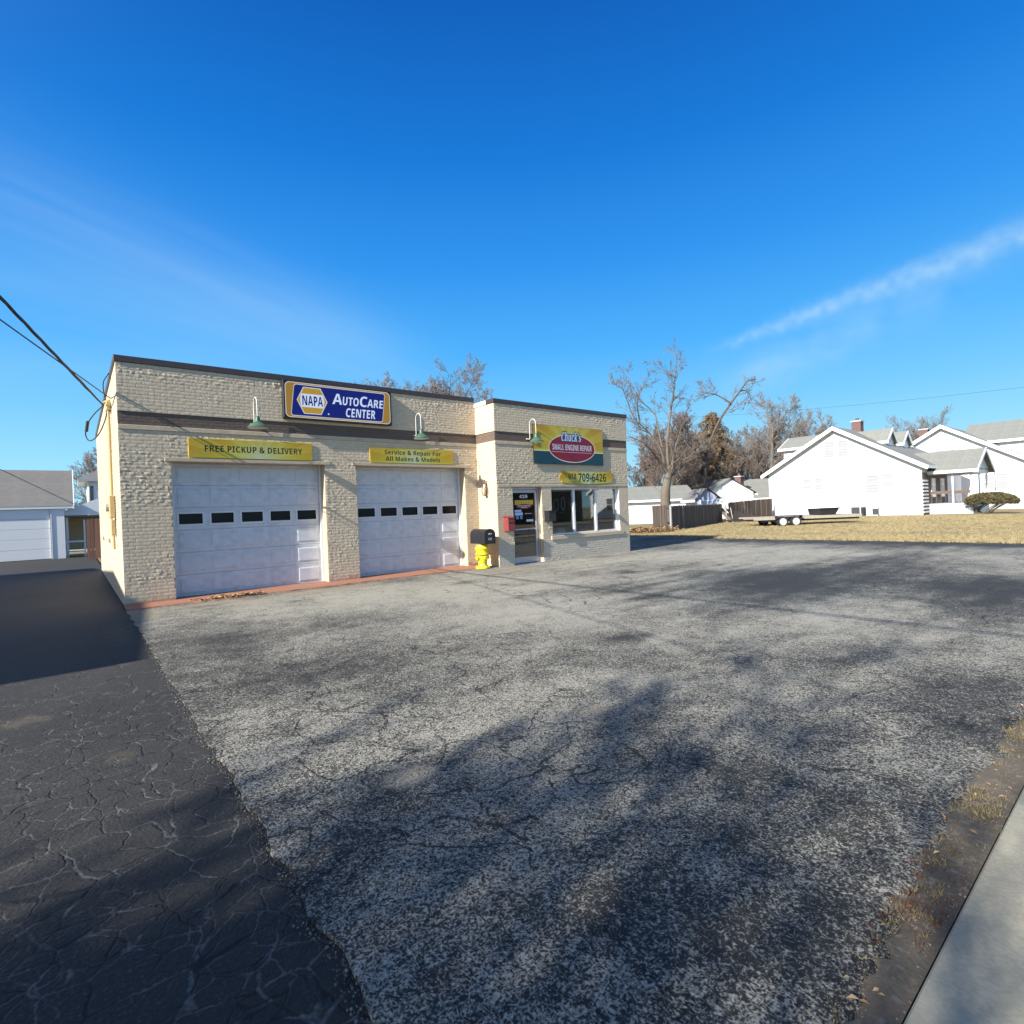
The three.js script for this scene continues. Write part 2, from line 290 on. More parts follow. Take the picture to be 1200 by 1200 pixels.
function lotFn(x, z, o, S) {
  const wx = x + 0.02 * vn(x * 22, z * 22), wz = z + 0.02 * vn(x * 22 + 40, z * 22);
  const g1 = vn(x * 120, z * 120), g2 = vn(x * 47 + 9, z * 47), g3 = vn(x * 260, z * 260 + 3);
  const r1 = 1 - Math.abs(2 * vn(wx * 92, wz * 92 + 5) - 1), r2 = 1 - Math.abs(2 * vn(wx * 44 + 2, wz * 44) - 1), r3 = 1 - Math.abs(2 * vn(wx * 170, wz * 170) - 1);
  const p = 0.3 * r1 + 0.12 * r2 + 0.34 * r3 + 0.14 * g1 + 0.1 * g2, thr = 1.0 - 0.86 * S[0], m = sst(thr - 0.15, thr + 0.17, p);
  let hgt = 0.5 + 0.2 * (g1 - 0.5) + 0.2 * (g3 - 0.5) - 0.12 * (m - 0.5);
  const dk = 0.007 + 0.011 * g2 + 0.007 * g3, pl = 0.15 + 0.17 * g1 + 0.15 * g3 - 0.05 * g2;
  let r = mix(dk * 1.04, pl * 1.02, m), g = mix(dk * 0.98, pl * 0.95, m), b = mix(dk * 0.84, pl * 0.75, m);
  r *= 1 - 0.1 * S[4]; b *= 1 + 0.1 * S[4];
  const c = worley(wx * 1.7 + 0.6 * S[5] + 0.04 * r2, wz * 1.7 + 0.6 * S[6] + 0.04 * r2), cw = (0.003 + 0.007 * g2 * g2) * 3.4, e = (1 - sst(cw * 0.5, cw * 1.5, c[0])) * S[1];
  r *= 1 - 0.85 * e; g *= 1 - 0.85 * e; b *= 1 - 0.85 * e; hgt -= 0.5 * e;
  const c2 = worley(wx * 0.42 + 0.35 * S[5] + 0.03 * r2, wz * 0.42 + 0.35 * S[6] + 0.03 * r2), e2 = (1 - sst(0.0022, 0.0062, c2[0] * (0.7 + 0.6 * g2))) * 0.9;
  r *= 1 - 0.85 * e2; g *= 1 - 0.85 * e2; b *= 1 - 0.85 * e2; hgt -= 0.5 * e2;
  if (S[3] > 0.01) { const s = Math.min(1, S[3] * (0.35 + 0.9 * g1)), t = 0.15 + 0.17 * g1; r = mix(r, t * 1.08, s); g = mix(g, t * 0.92, s); b = mix(b, t * 0.66, s); }
  if (S[2] > 0.01) { const s = Math.min(1, S[2] * (0.7 + 0.6 * g2)); r = mix(r, 0.23 + 0.08 * g1, s); g = mix(g, 0.185 + 0.06 * g1, s); b = mix(b, 0.125 + 0.04 * g1, s); }
  o[0] = r; o[1] = g; o[2] = b; o[3] = hgt;
}
function driveSlow(x, z, S) {
  S[0] = fbm(x * 0.9, z * 0.9, 3); S[1] = fbm(x * 6, z * 6, 3); S[2] = fbm(x * 6 + 30, z * 6, 3);
  const area = sst(-8.8, -6.6, z) * (0.75 + 0.25 * sst(-6, -4, z));
  S[3] = (0.5 + 0.5 * sst(0.34, 0.48, fbm(x * 1.3 + 27, z * 1.3, 2))) * area; S[4] = (0.35 + 0.65 * sst(0.36, 0.5, fbm(x * 1.7 + 47, z * 1.7, 2))) * area; S[5] = sst(0.36, 0.52, fbm(x * 2.3 + 7, z * 2.3, 2)) * area;
  S[6] = sst(0.45, 0.75, fbm(x * 3, z * 3, 2));
  S[7] = 0; for (const [cx, cz, rx, rz, k] of [[-0.33, -5.9, 0.2, 0.2, 0.32], [0.2, -4.5, 0.14, 0.16, 0.16], [0.45, -9.5, 0.2, 1.5, 0.25]]) S[7] = Math.max(S[7], sst(0.35, 1, gauss(x, z, cx, cz, rx, rz) + 0.9 * (fbm(x * 14, z * 14, 3) - 0.5)) * k);
}
function driveFn(x, z, o, S) {
  const g1 = vn(x * 95, z * 95), g2 = vn(x * 40, z * 40), g3 = vn(x * 210, z * 210), g4 = vn(x * 15, z * 15);
  let t = 0.007 + 0.006 * g1 + 0.008 * g3 + 0.012 * S[0];
  t += 0.07 * sst(0.74, 0.92, g3) * (0.25 + 0.75 * S[6]) * (0.2 + 0.8 * g1);
  let r = t * 1.08, g = t * 0.98, b = t * 0.8, h = 0.5 + 0.22 * (g1 - 0.5) + 0.2 * (g3 - 0.5) + 0.15 * (S[0] - 0.5);
  const wx = x + 0.1 * S[1] + 0.009 * g2 + 0.022 * g4, wz = z + 0.1 * S[2] + 0.009 * g1 + 0.022 * vn(x * 15 + 9, z * 15 + 70);
  for (let i = 0; i < 3; i++) {
    const s = i === 0 ? 2.0 : i === 1 ? 4.2 : 7.5, c = worley(wx * s + s * 3, wz * s), cw = (i === 0 ? 0.0046 : i === 1 ? 0.0036 : 0.0026) * (0.55 + 1.2 * g4 * (0.4 + g2)) * s * 1.7, e = (1 - sst(cw * 0.6, cw * 1.5, c[0])) * S[3 + i], pale = sst(0.4, 0.62, vn(x * 13 + s, z * 13)) * (0.25 + 0.75 * g1);
    r = mix(r, mix(0.004, 0.13, pale), e); g = mix(g, mix(0.004, 0.122, pale), e); b = mix(b, mix(0.004, 0.105, pale), e); h -= 0.45 * e * (1 - 0.6 * pale);
  }
  if (S[7] > 0.01) { const s = S[7] * (0.4 + 0.6 * g2); r = mix(r, 0.2, s); g = mix(g, 0.15, s); b = mix(b, 0.085, s); }
  o[0] = r; o[1] = g; o[2] = b; o[3] = h;
}
// a flat sheet whose uv runs 0..1 over x0..x1, z0..z1; the left edge may be ragged
function sheet(name, x0, x1, z0, z1, y, mat, edge, parent) {
  const m = new MB(), n = edge ? Math.ceil((z1 - z0) / 0.06) : 1;
  for (let i = 0; i < n; i++) {
    const a = mix(z0, z1, i / n), b = mix(z0, z1, (i + 1) / n), ea = edge ? edge(a) : x0, eb = edge ? edge(b) : x0, U = (x) => (x - x0) / (x1 - x0), W = (z) => (z - z0) / (z1 - z0);
    m.quad(V3(eb, y, b), V3(x1, y, b), V3(x1, y, a), V3(ea, y, a), [[U(eb), W(b)], [1, W(b)], [1, W(a)], [U(ea), W(a)]]);
    if (edge) m.quad(V3(ea, y - 0.03, a), V3(eb, y - 0.03, b), V3(eb, y, b), V3(ea, y, a), [[U(ea), W(a)], [U(eb), W(b)], [U(eb), W(b)], [U(ea), W(a)]]);
  }
  return m.build(name, mat, parent);
}
const lotBase = new THREE.Group(); lotBase.name = 'parking_lot'; struct(lotBase); scene.add(lotBase);
const seamX = (z) => 0.68 + 0.05 * (fbm(z * 3.1, 5, 3) - 0.5) + 0.07 * (fbm(z * 11, 9, 3) - 0.5);
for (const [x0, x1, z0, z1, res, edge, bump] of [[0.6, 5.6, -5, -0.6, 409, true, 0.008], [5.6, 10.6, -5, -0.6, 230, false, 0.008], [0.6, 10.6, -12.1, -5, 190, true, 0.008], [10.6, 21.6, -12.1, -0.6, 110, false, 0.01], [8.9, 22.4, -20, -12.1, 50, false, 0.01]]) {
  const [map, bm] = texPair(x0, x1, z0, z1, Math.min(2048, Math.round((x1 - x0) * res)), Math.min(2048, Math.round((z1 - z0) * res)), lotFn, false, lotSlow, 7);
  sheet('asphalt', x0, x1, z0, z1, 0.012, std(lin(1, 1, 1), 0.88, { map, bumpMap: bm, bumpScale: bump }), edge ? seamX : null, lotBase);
}
const drive = new THREE.Group(); drive.name = 'driveway'; struct(drive); scene.add(drive);
for (const [x0, x1, z0, z1, res] of [[-2.0, 0.75, -9, -0.6, 242], [-9, 0.75, -36.2, -9, 55], [-9, -2.0, -9, -0.6, 40]]) {
  const [map, bm] = texPair(x0, x1, z0, z1, Math.round((x1 - x0) * res), Math.round((z1 - z0) * res), driveFn, false, driveSlow, 8);
  sheet('asphalt', x0, x1, z0, z1, 0, std(lin(1, 1, 1), 0.82, { map, bumpMap: bm, bumpScale: 0.01 }), null, drive);
}
// the wide ground: winter grass and soil, out to the horizon
const grassFn = (x, z, o) => {
  const a = fbm(x * 0.7, z * 0.7, 4), b = fbm(x * 5, z * 5, 3), c = vn(x * 40, z * 40), t = 0.75 + 0.5 * (c - 0.5) + 0.5 * (b - 0.5);
  const gr = sst(0.45, 0.7, a), soil = sst(0.6, 0.72, fbm(x * 0.9 + 50, z * 1.4, 3));
  let r = mix(0.33, 0.2, gr) * t, g = mix(0.25, 0.165, gr) * t, bl = mix(0.11, 0.065, gr) * t;
  r = mix(r, 0.2 * t, soil * 0.6); g = mix(g, 0.145 * t, soil * 0.6); bl = mix(bl, 0.09 * t, soil * 0.6);
  o[0] = r; o[1] = g; o[2] = bl; o[3] = 0.5 * b + 0.5 * c;
};
{
  const [map, bm] = texPair(0, 24, 0, 24, 1024, 1024, (u, v, o) => { const k = sst(0.8, 1, u / 24), l = sst(0.8, 1, v / 24), A = [0, 0, 0, 0], B = [0, 0, 0, 0]; grassFn(u, v, o); if (k > 0) { grassFn(u - 24, v, A); for (let i = 0; i < 4; i++) o[i] = mix(o[i], A[i], k); } if (l > 0) { grassFn(u - (k > 0.5 ? 24 : 0), v - 24, B); for (let i = 0; i < 4; i++) o[i] = mix(o[i], B[i], l); } }, true);
  map.repeat.set(1 / 24, 1 / 24); bm.repeat.set(1 / 24, 1 / 24);
  const g = new THREE.CircleGeometry(900, 64); g.rotateX(-Math.PI / 2); const p = g.attributes.position, uv = g.attributes.uv; for (let i = 0; i < p.count; i++) uv.setXY(i, p.getX(i), p.getZ(i));
  const mesh = new THREE.Mesh(g, std(lin(0.95, 0.95, 0.95), 0.95, { map, bumpMap: bm, bumpScale: 0.03 })); mesh.name = 'ground'; mesh.position.y = -0.05; mesh.receiveShadow = true; struct(mesh); scene.add(mesh);
  // the lawn, slightly rolling, with a worn edge against the asphalt
  const m = new MB(), H = (x, z) => 0.0 + 0.05 * (fbm(x * 0.35, z * 0.35, 3) - 0.5) + 0.03 * sst(22, 25, x), E = (z) => 21.3 + 0.35 * (fbm(z * 1.1, 3, 3) - 0.5) + 1.0 * sst(-12, -17, z);
  const nx = 60, nz = 70, zz = (j) => mix(-34, 2, j / nz), xx = (i, z) => mix(E(z), 72, Math.pow(i / nx, 1.6));
  for (let j = 0; j < nz; j++) for (let i = 0; i < nx; i++) { const a = zz(j), b = zz(j + 1), P = (x, z) => V3(x, H(x, z) + 0.022, z); m.quad(P(xx(i, b), b), P(xx(i + 1, b), b), P(xx(i + 1, a), a), P(xx(i, a), a)); }
  struct(m.build('lawn', mesh.material));
}
const dirtMat = (() => {
  const [map, bm] = texPair(0, 2, 0, 1, 1024, 512, (x, z, o) => { const w = (f) => mix(f(x), f(x - 2), sst(1.6, 2, x)); const a = w((u) => fbm(u * 3, z * 3, 4)), g = w((u) => vn(u * 120, z * 120)), s = w((u) => vn(u * 45, z * 45)), st = sst(0.7, 0.84, s) * (0.1 + 0.3 * g); const t = mix(0.55, 1.25, a) * (0.8 + 0.4 * g); o[0] = mix(0.1 * t, 0.24, st); o[1] = mix(0.08 * t, 0.215, st); o[2] = mix(0.054 * t, 0.17, st); o[3] = 0.35 * a + 0.25 * g + 0.4 * st; }, true);
  map.repeat.set(0.5, 1); bm.repeat.set(0.5, 1);
  return std(lin(1, 1, 1), 0.95, { map, bumpMap: bm, bumpScale: 0.004 });
})();
{ // strip of soil, grit and dead leaves between the lot and the sidewalk
  const m = new MB(), E = (x) => -0.71 - 0.09 * (fbm(x * 1.7, 7, 3) - 0.5) - 0.14 * (fbm(x * 5.5, 1, 3) - 0.5) - 0.07 * (fbm(x * 23, 3, 2) - 0.5), Hh = (x, z) => 0.015 + 0.022 * (fbm(x * 4, z * 7, 4) - 0.35) * sst(-0.8, -0.7, z) * sst(-0.53, -0.6, z);
  const n = 900, k = 8;
  for (let i = 0; i < n; i++) for (let j = 0; j < k; j++) {
    const a = mix(-6, 21.3, i / n), b = mix(-6, 21.3, (i + 1) / n), Z = (x, t) => mix(E(x), -0.54, t / k), P = (x, t) => V3(x, Hh(x, Z(x, t)) + (t ? 0.004 : -0.006), Z(x, t));
    m.quad(P(a, j + 1), P(b, j + 1), P(b, j), P(a, j));
  }
  struct(m.build('dirt_strip', dirtMat));
}
{ // sidewalk of poured slabs, verge, kerb and road
  const walk = new THREE.Group(); walk.name = 'sidewalk'; struct(walk); scene.add(walk);
  const [map, bm] = texPair(0, 2, 0, 2, 1024, 1024, (x, z, o) => { const w = (f) => { const k = sst(1.6, 2, x), l = sst(1.6, 2, z); return mix(mix(f(x, z), f(x - 2, z), k), mix(f(x, z - 2), f(x - 2, z - 2), k), l); }; const a = w((u, v) => fbm(u * 2.2, v * 2.2, 4)), g = w((u, v) => vn(u * 110, v * 110)), s = w((u, v) => fbm(u * 14, v * 14, 3)); const t = 0.75 + 0.4 * (a - 0.5) + 0.16 * (g - 0.5) + 0.18 * (s - 0.5); const mo = sst(0.5, 0.75, w((u, v) => fbm(u * 1.4 + 9, v * 1.4, 3))); o[0] = mix(0.4, 0.28, mo) * t; o[1] = mix(0.365, 0.28, mo) * t; o[2] = mix(0.265, 0.195, mo) * t; o[3] = 0.3 * s + 0.5 * g + 0.2 * a; }, true);
  map.repeat.set(0.5, 0.5); bm.repeat.set(0.5, 0.5);
  const mat = std(lin(1, 1, 1), 0.9, { map, bumpMap: bm, bumpScale: 0.0012 });
  for (let i = -4; i < 9; i++) { const x0 = 1.74 + i * 2.44; new MB().box(x0 + 0.006, -0.1, -0.535, x0 + 2.434, 0.03, 0.95, 0.008).build('slab', mat, walk); }
  const [rm, rb] = texPair(0, 4, 0, 4, 512, 512, (x, z, o) => { const g = vn(x * 60, z * 60), a = vn(x * 2, z * 2); const t = 0.07 + 0.05 * g + 0.0 * a; o[0] = t; o[1] = t; o[2] = t * 1.03; o[3] = g; }, true);
  rm.repeat.set(0.25, 0.25); rb.repeat.set(0.25, 0.25);
  struct(new MB().box(-60, -0.2, 2.6, 90, -0.03, 11, 0).build('road', std(lin(1, 1, 1), 0.9, { map: rm, bumpMap: rb, bumpScale: 0.006 })));
  struct(new MB().box(-60, -0.2, 2.42, 90, 0.06, 2.598, 0.02).build('kerb', mat));
  struct(new MB().box(-60, -0.2, 11.002, 90, 0.06, 11.18, 0.02).build('kerb', mat));
}

// ---------------------------------------------------------------- the garage building
const ZF = -12.58, ZO = -11.7, XL = 0.69, XC = 8.97, XR = 14.55, ZB = -24, TOP = 4.68, TOPO = 4.52, REC = 0.33;
const shop = thing('repair_shop', 'low tan painted brick repair garage with two roll-up doors and a flat roof', 'garage building', XL, 0, ZF);
const D1 = [1.52, 4.6, 2.79], D2 = [5.36, 8.55, 2.79];                   // door openings: left, right, top
const DO = [9.52, 10.62, 2.2], WO = [11.0, 14.08, 0.75, 2.18];           // office door and window openings
const BAND = [3.475, 3.73], LEDGE = [3.385, 3.475];
{ // walls with thickness
  const w = new MB(), th = 0.32, f = ZF - 0.0028, fo = ZO - 0.0028;
  w.box(XL + 0.006, 0, ZB, XL + th, TOP - 0.01, f);                                            // left wall
  w.box(XL + th + 0.001, 0, f - th, D1[0], TOP - 0.012, f); w.box(D1[1], 0, f - th, D2[0], TOP - 0.012, f); w.box(D2[1], 0, f - th, XC + 0.3, TOP - 0.012, f);
  w.box(D1[0] + 0.001, D1[2], f - th, D1[1] - 0.001, TOP - 0.014, f); w.box(D2[0] + 0.001, D2[2], f - th, D2[1] - 0.001, TOP - 0.014, f);
  w.box(XC + 0.006, 0, f + 0.001, XC + 0.28, TOPO - 0.012, fo);                                // the return
  w.box(XC + 0.281, 0, fo - 0.25, DO[0], TOPO - 0.014, fo); w.box(DO[1], 0, fo - 0.25, WO[0], TOPO - 0.014, fo); w.box(WO[1], 0, fo - 0.25, XR, TOPO - 0.014, fo);
  w.box(DO[0] + 0.001, DO[2], fo - 0.25, DO[1] - 0.001, TOPO - 0.016, fo); w.box(WO[0] + 0.001, WO[3], fo - 0.25, WO[1] - 0.001, TOPO - 0.016, fo); w.box(WO[0] + 0.001, 0, fo - 0.25, WO[1] - 0.001, WO[2] - 0.12, fo);
  w.box(XR - 0.3, 0, ZB, XR - 0.002, TOPO - 0.012, fo - 0.252); w.box(XL + th, 0, ZB, XR - 0.302, 4.3, ZB + 0.3);
  w.box(9.4, 0, -18, 9.55, 4.1, ZF - 0.34);                                                   // partition, office floor behind
  w.build('wall', M.mortar, shop);
  new MB().box(XL + th, 4.1, ZB + 0.01, XR - 0.31, 4.25, ZF - 0.34).box(XC + 0.29, 4.12, ZF - 0.338, XR - 0.31, 4.25, ZO - 0.27).build('roof', M.roofDark, shop);
  new MB().box(9.56, -0.1, -18, XR - 0.31, 0.03, ZO - 0.27).build('floor', std(lin(0.12, 0.11, 0.1), 0.5), shop);
  new MB().box(9.56, 0.03, -18.1, XR - 0.31, 4.1, -18).build('inner_wall', std(lin(0.1, 0.1, 0.11), 0.8), shop);
}
{ // bricks: every brick has its own lumpy painted face; the ones nearest the street are parts of their own
  const lump = (u, v) => { const mask = sst(0.46, 0.62, fbm(u * 0.9 + 4, v * 1.5 + 2, 3)) + 0.9 * sst(4.25, 4.5, v) * sst(4.66, 4.55, v), a = vn(u * 24, v * 30), b = vn(u * 47 + 5, v * 55); return 0.0012 * b + (0.12 + mask) * (0.023 * Math.max(0, a - 0.6) + 0.019 * Math.max(0, b - 0.66)); };
  const rest = new MB(), brownRest = new MB(), near = [];
  const r = rng(5);
  function brick(mb, O, U, N, u0, u1, y0, y1, tint, lumps) {
    const nu = lumps ? 6 : 4, nv = 3, pts = [], du = r() * 0.0016, tilt = (r() - 0.5) * 0.0022, g = 0.0045;
    mb.tint = tint;
    for (let j = 0; j < nv; j++) for (let i = 0; i < nu; i++) {
      const u = mix(u0, u1, i / (nu - 1)), y = [y0, (y0 + y1) / 2, y1][j], edge = i === 0 || i === nu - 1 || j === 0 || j === nv - 1;
      const d = (edge ? -0.0008 : 0.0006) + du + tilt * (i / (nu - 1) - 0.5) + (lumps ? lump(u + (O.x + O.z) * 0, y) * (edge ? 0.7 : 1) : 0);
      pts.push(O.clone().addScaledVector(U, u).addScaledVector(N, d).setY(y));
    }
    const at = (i, j) => pts[j * nu + i];
    for (let j = 0; j + 1 < nv; j++) for (let i = 0; i + 1 < nu; i++) mb.quad(at(i, j), at(i + 1, j), at(i + 1, j + 1), at(i, j + 1));
    const rim = []; for (let i = 0; i < nu; i++) rim.push(at(i, 0)); for (let j = 1; j < nv; j++) rim.push(at(nu - 1, j)); for (let i = nu - 2; i >= 0; i--) rim.push(at(i, nv - 1)); for (let j = nv - 2; j > 0; j--) rim.push(at(0, j));
    for (let i = 0; i < rim.length; i++) { const a = rim[i], b = rim[(i + 1) % rim.length], k = N.clone().multiplyScalar(-0.012 - du); mb.quad(a.clone().add(k), b.clone().add(k), b, a); }
  }
  function lay(O, U, N, len, y0, y1, holes, opt = {}) {
    const ch = 0.0677, bl = 0.203, J = 0.007, rows = Math.round((y1 - y0) / ch), h = (y1 - y0) / rows;
    for (let k = 0; k < rows; k++) {
      const a = y0 + k * h + J / 2, b = y0 + (k + 1) * h - J / 2, mid = (a + b) / 2;
      let spans = [[0, len]];
      for (const [h0, h1, g0, g1] of holes) if (mid > g0 && mid < g1) spans = spans.flatMap(([s, e]) => (h1 <= s || h0 >= e ? [[s, e]] : [[s, h0], [h1, e]].filter(([p, q]) => q - p > 0.03)));
      for (const [s, e] of spans) {
        let u = s - ((k & 1) ? bl / 2 : 0) - ((k * 7) % 3) * 0.004;
        for (; u < e; u += bl) {
          const u0 = Math.max(s, u + J / 2), u1 = Math.min(e, u + bl - J / 2); if (u1 - u0 < 0.02) continue;
          const f = 0.94 + 0.1 * r(), wear = opt.wear ? sst(0.16, 0.02, mid + 0.12 * (fbm(u * 5 + O.x, mid * 9, 3) - 0.5)) * 0.75 : 0;
          const st = opt.brown ? [f * (0.9 + 0.2 * r()), f, f] : opt.grey && mid < 0.62 ? [f * 0.9, f * 0.96, f * 1.1] : [mix(f, 0.6, wear), mix(f, 0.34, wear), mix(f, 0.28, wear)];
          const c = O.clone().addScaledVector(U, (u0 + u1) / 2).setY(mid), args = [O, U, N, u0, u1, a, b, st, !opt.flat];
          if (opt.parts) near.push({ d: (u1 - u0) * Math.abs(c.x * N.x + c.z * N.z) / Math.pow(Math.hypot(c.x, c.y - 1.55, c.z), 3), args }); else brick(opt.brown ? brownRest : rest, ...args);
        }
      }
    }
  }
  const X = V3(1, 0, 0), Z = V3(0, 0, 1), NX = V3(-1, 0, 0);
  const mh = [[D1[0] - XL, D1[1] - XL, -1, D1[2] + 0.1], [D2[0] - XL, D2[1] - XL, -1, D2[2] + 0.1]];
  lay(V3(XL, 0, ZF), X, Z, XC - XL, 0.0, LEDGE[0], mh, { parts: true, wear: true });
  lay(V3(XL, 0, ZF + 0.02), X, Z, XC - XL, BAND[1], TOP - 0.02, [], {});
  lay(V3(XL, 0, ZF + 0.0008), X, Z, XC - XL, BAND[0], BAND[1], [], { brown: true, flat: true });
  lay(V3(XC, 0, ZO), X, Z, XR - XC, 0, LEDGE[0], [[DO[0] - XC, DO[1] - XC, -1, DO[2] + 0.075], [WO[0] - XC, WO[1] - XC, WO[2] - 0.13, WO[3] + 0.09], [0, 99, DO[2] + 0.005, DO[2] + 0.07]], { grey: true });
  lay(V3(XC - 0.018, 0, ZO + 0.02), X, Z, XR - XC + 0.018, BAND[1], TOPO - 0.02, [], {});
  lay(V3(XC, 0, ZO + 0.0008), X, Z, XR - XC, BAND[0], BAND[1], [], { brown: true, flat: true });
  lay(V3(XC, 0, ZF), Z, NX, ZO - ZF, 0, BAND[0], [], { flat: true }); lay(V3(XC - 0.02, 0, ZF), Z, NX, ZO - ZF + 0.01, BAND[1], TOPO - 0.02, [], { flat: true });
  lay(V3(XC - 0.001, 0, ZF), Z, NX, ZO - ZF, BAND[0], BAND[1], [], { brown: true, flat: true });
  lay(V3(XL, 0, ZB), Z, NX, ZF - ZB, 0, TOP - 0.02, [[-18.2 - ZB, -17.0 - ZB, 1.25, 3.42], [-21.9 - ZB, -20.7 - ZB, 1.25, 3.42]], { flat: true });
  near.sort((p, q) => q.d - p.d);
  near.forEach((q, i) => { if (i < 300) { const m = new MB(); brick(m, ...q.args); m.build('brick', M.paint, shop); } else brick(rest, ...q.args); });
  stuff(rest.build('brickwork', M.paint, shop)); stuff(brownRest.build('band_brickwork', M.brown, shop));
  new MB().box(XL + 0.001, BAND[0], ZF - 0.05, XC, BAND[1], ZF - 0.0012).build('band_backing', M.brownFlat, shop); new MB().box(XC + 0.001, BAND[0], ZO - 0.05, XR - 0.001, BAND[1], ZO - 0.0012).build('band_backing', M.brownFlat, shop);
  new MB().box(XL, BAND[1] + 0.001, ZF - 0.06, XC - 0.02, TOP - 0.03, ZF + 0.0172).build('upper_wall', M.mortar, shop); new MB().box(XC - 0.0172, BAND[1] + 0.001, ZF - 0.06, XC + 0.1, TOPO - 0.03, ZO + 0.0172).box(XC + 0.101, BAND[1] + 0.001, ZO - 0.06, XR, TOPO - 0.03, ZO + 0.0171).build('upper_wall', M.mortar, shop);
  // coping, ledge, lintels, corner fillets
  new MB().box(XL - 0.03, TOP - 0.02, ZF - 0.36, XC - 0.05, TOP + 0.1, ZF + 0.045, 0.006).build('coping', M.coping, shop);
  new MB().box(XL - 0.03, TOP - 0.021, ZB, XL + 0.35, TOP + 0.099, ZF - 0.362, 0.006).build('coping', M.coping, shop);
  new MB().box(XC - 0.045, TOPO - 0.02, ZO - 0.3, XR + 0.03, TOPO + 0.1, ZO + 0.045, 0.006).build('coping', M.coping, shop);
  new MB().box(XC - 0.046, TOPO - 0.021, ZF - 0.3, XC + 0.3, TOPO + 0.099, ZO - 0.302, 0.006).build('coping', M.trim, shop);
  new MB().box(XL, LEDGE[0], ZF - 0.1, XC, LEDGE[1], ZF + 0.02, 0.006).build('ledge', M.mortar, shop);
  new MB().box(XC - 0.015, LEDGE[0], ZO - 0.1, XR, LEDGE[1], ZO + 0.02, 0.006).build('ledge', M.mortar, shop);
  new MB().box(D1[0] - 0.1, D1[2], ZF - 0.02, D1[1] + 0.12, D1[2] + 0.075, ZF + 0.022, 0.004).build('lintel', M.mortar, shop);
  new MB().box(D2[0] - 0.1, D2[2], ZF - 0.02, D2[1] + 0.12, D2[2] + 0.075, ZF + 0.022, 0.004).build('lintel', M.mortar, shop);
  new MB().box(XC + 0.03, DO[2] + 0.006, ZO - 0.02, XR - 0.01, DO[2] + 0.07, ZO + 0.016, 0.004).build('lintel', M.mortar, shop);
}
// one sectional door: six sections of five raised panels, the fourth section glazed
function garageDoor(o) {
  const g = new THREE.Group(); g.name = 'garage_door'; shop.add(g);
  const [x0, x1, top] = o, z = ZF - REC, n = 6, y0 = 0.02, h = (top - y0) / n, a = x0 + 0.06, b = x1 - 0.06, pw = (b - a) / 5;
  new MB().box(x0, 0.0, z - 0.02, a - 0.004, top, z + 0.06, 0.004).build('door_stop', M.white, g); new MB().box(b + 0.004, 0, z - 0.02, x1, top, z + 0.06, 0.004).build('door_stop', M.white, g);
  for (let k = 0; k < n; k++) {
    const s0 = y0 + k * h + 0.002, s1 = y0 + (k + 1) * h - 0.002, s = new MB();
    if (k !== 3) s.box(a, s0, z - 0.05, b, s1, z, 0.004);
    else { // rails and stiles round five openings
      s.box(a, s0, z - 0.05, b, s0 + 0.1, z, 0.004).box(a, s1 - 0.1, z - 0.05, b, s1, z, 0.004);
      for (let i = 0; i <= 5; i++) s.box(Math.max(a, a + i * pw - 0.06), s0 + 0.1, z - 0.049, Math.min(b, a + i * pw + 0.06), s1 - 0.1, z - 0.001);
    }
    s.build('section', M.doorWhite, g);
    for (let i = 0; i < 5; i++) {
      const p0 = a + i * pw + 0.06, p1 = a + (i + 1) * pw - 0.06;
      if (k === 3) {
        const f = new MB(), q0 = s0 + 0.1, q1 = s1 - 0.1, t = 0.022;
        f.box(p0 - 0.012, q0 - 0.012, z, p1 + 0.012, q0 + t, z + 0.012, 0.003).box(p0 - 0.012, q1 - t, z, p1 + 0.012, q1 + 0.012, z + 0.012, 0.003).box(p0 - 0.012, q0 + t, z, p0 + t, q1 - t, z + 0.011, 0.003).box(p1 - t, q0 + t, z, p1 + 0.012, q1 - t, z + 0.011, 0.003).build('window_frame', M.white, g);
        new MB().box(p0, q0, z - 0.025, p1, q1, z - 0.019).build('pane', M.darkGlass, g);
      } else { // a raised field inside a shallow moulding
        const m = new MB(), q0 = s0 + 0.07, q1 = s1 - 0.07, d = 0.011, c = 0.022, i0 = p0 + c, i1 = p1 - c, j0 = q0 + c, j1 = q1 - c, zz = z + d, A = [V3(p0, q0, z + 0.0005), V3(p1, q0, z + 0.0005), V3(p1, q1, z + 0.0005), V3(p0, q1, z + 0.0005)], B = [V3(i0, j0, zz), V3(i1, j0, zz), V3(i1, j1, zz), V3(i0, j1, zz)];
        for (let e = 0; e < 4; e++) m.quad(A[e], A[(e + 1) % 4], B[(e + 1) % 4], B[e]);
        m.quad(B[0], B[1], B[2], B[3]); m.build('panel', M.doorWhite, g);
      }
    }
  }
  new MB().box(a, 0.0, z - 0.045, b, y0 + 0.002, z - 0.004).build('bottom_seal', M.rubber, g);
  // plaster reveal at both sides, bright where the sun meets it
  return g;
}
garageDoor(D1); garageDoor(D2);
new MB().box(D1[1] - 0.012, 0.002, ZF - REC + 0.06, D1[1] + 0.001, D1[2], ZF - 0.008).box(D2[1] - 0.012, 0.002, ZF - REC + 0.06, D2[1] + 0.001, D2[2], ZF - 0.008).build('door_reveal', M.cream, shop);
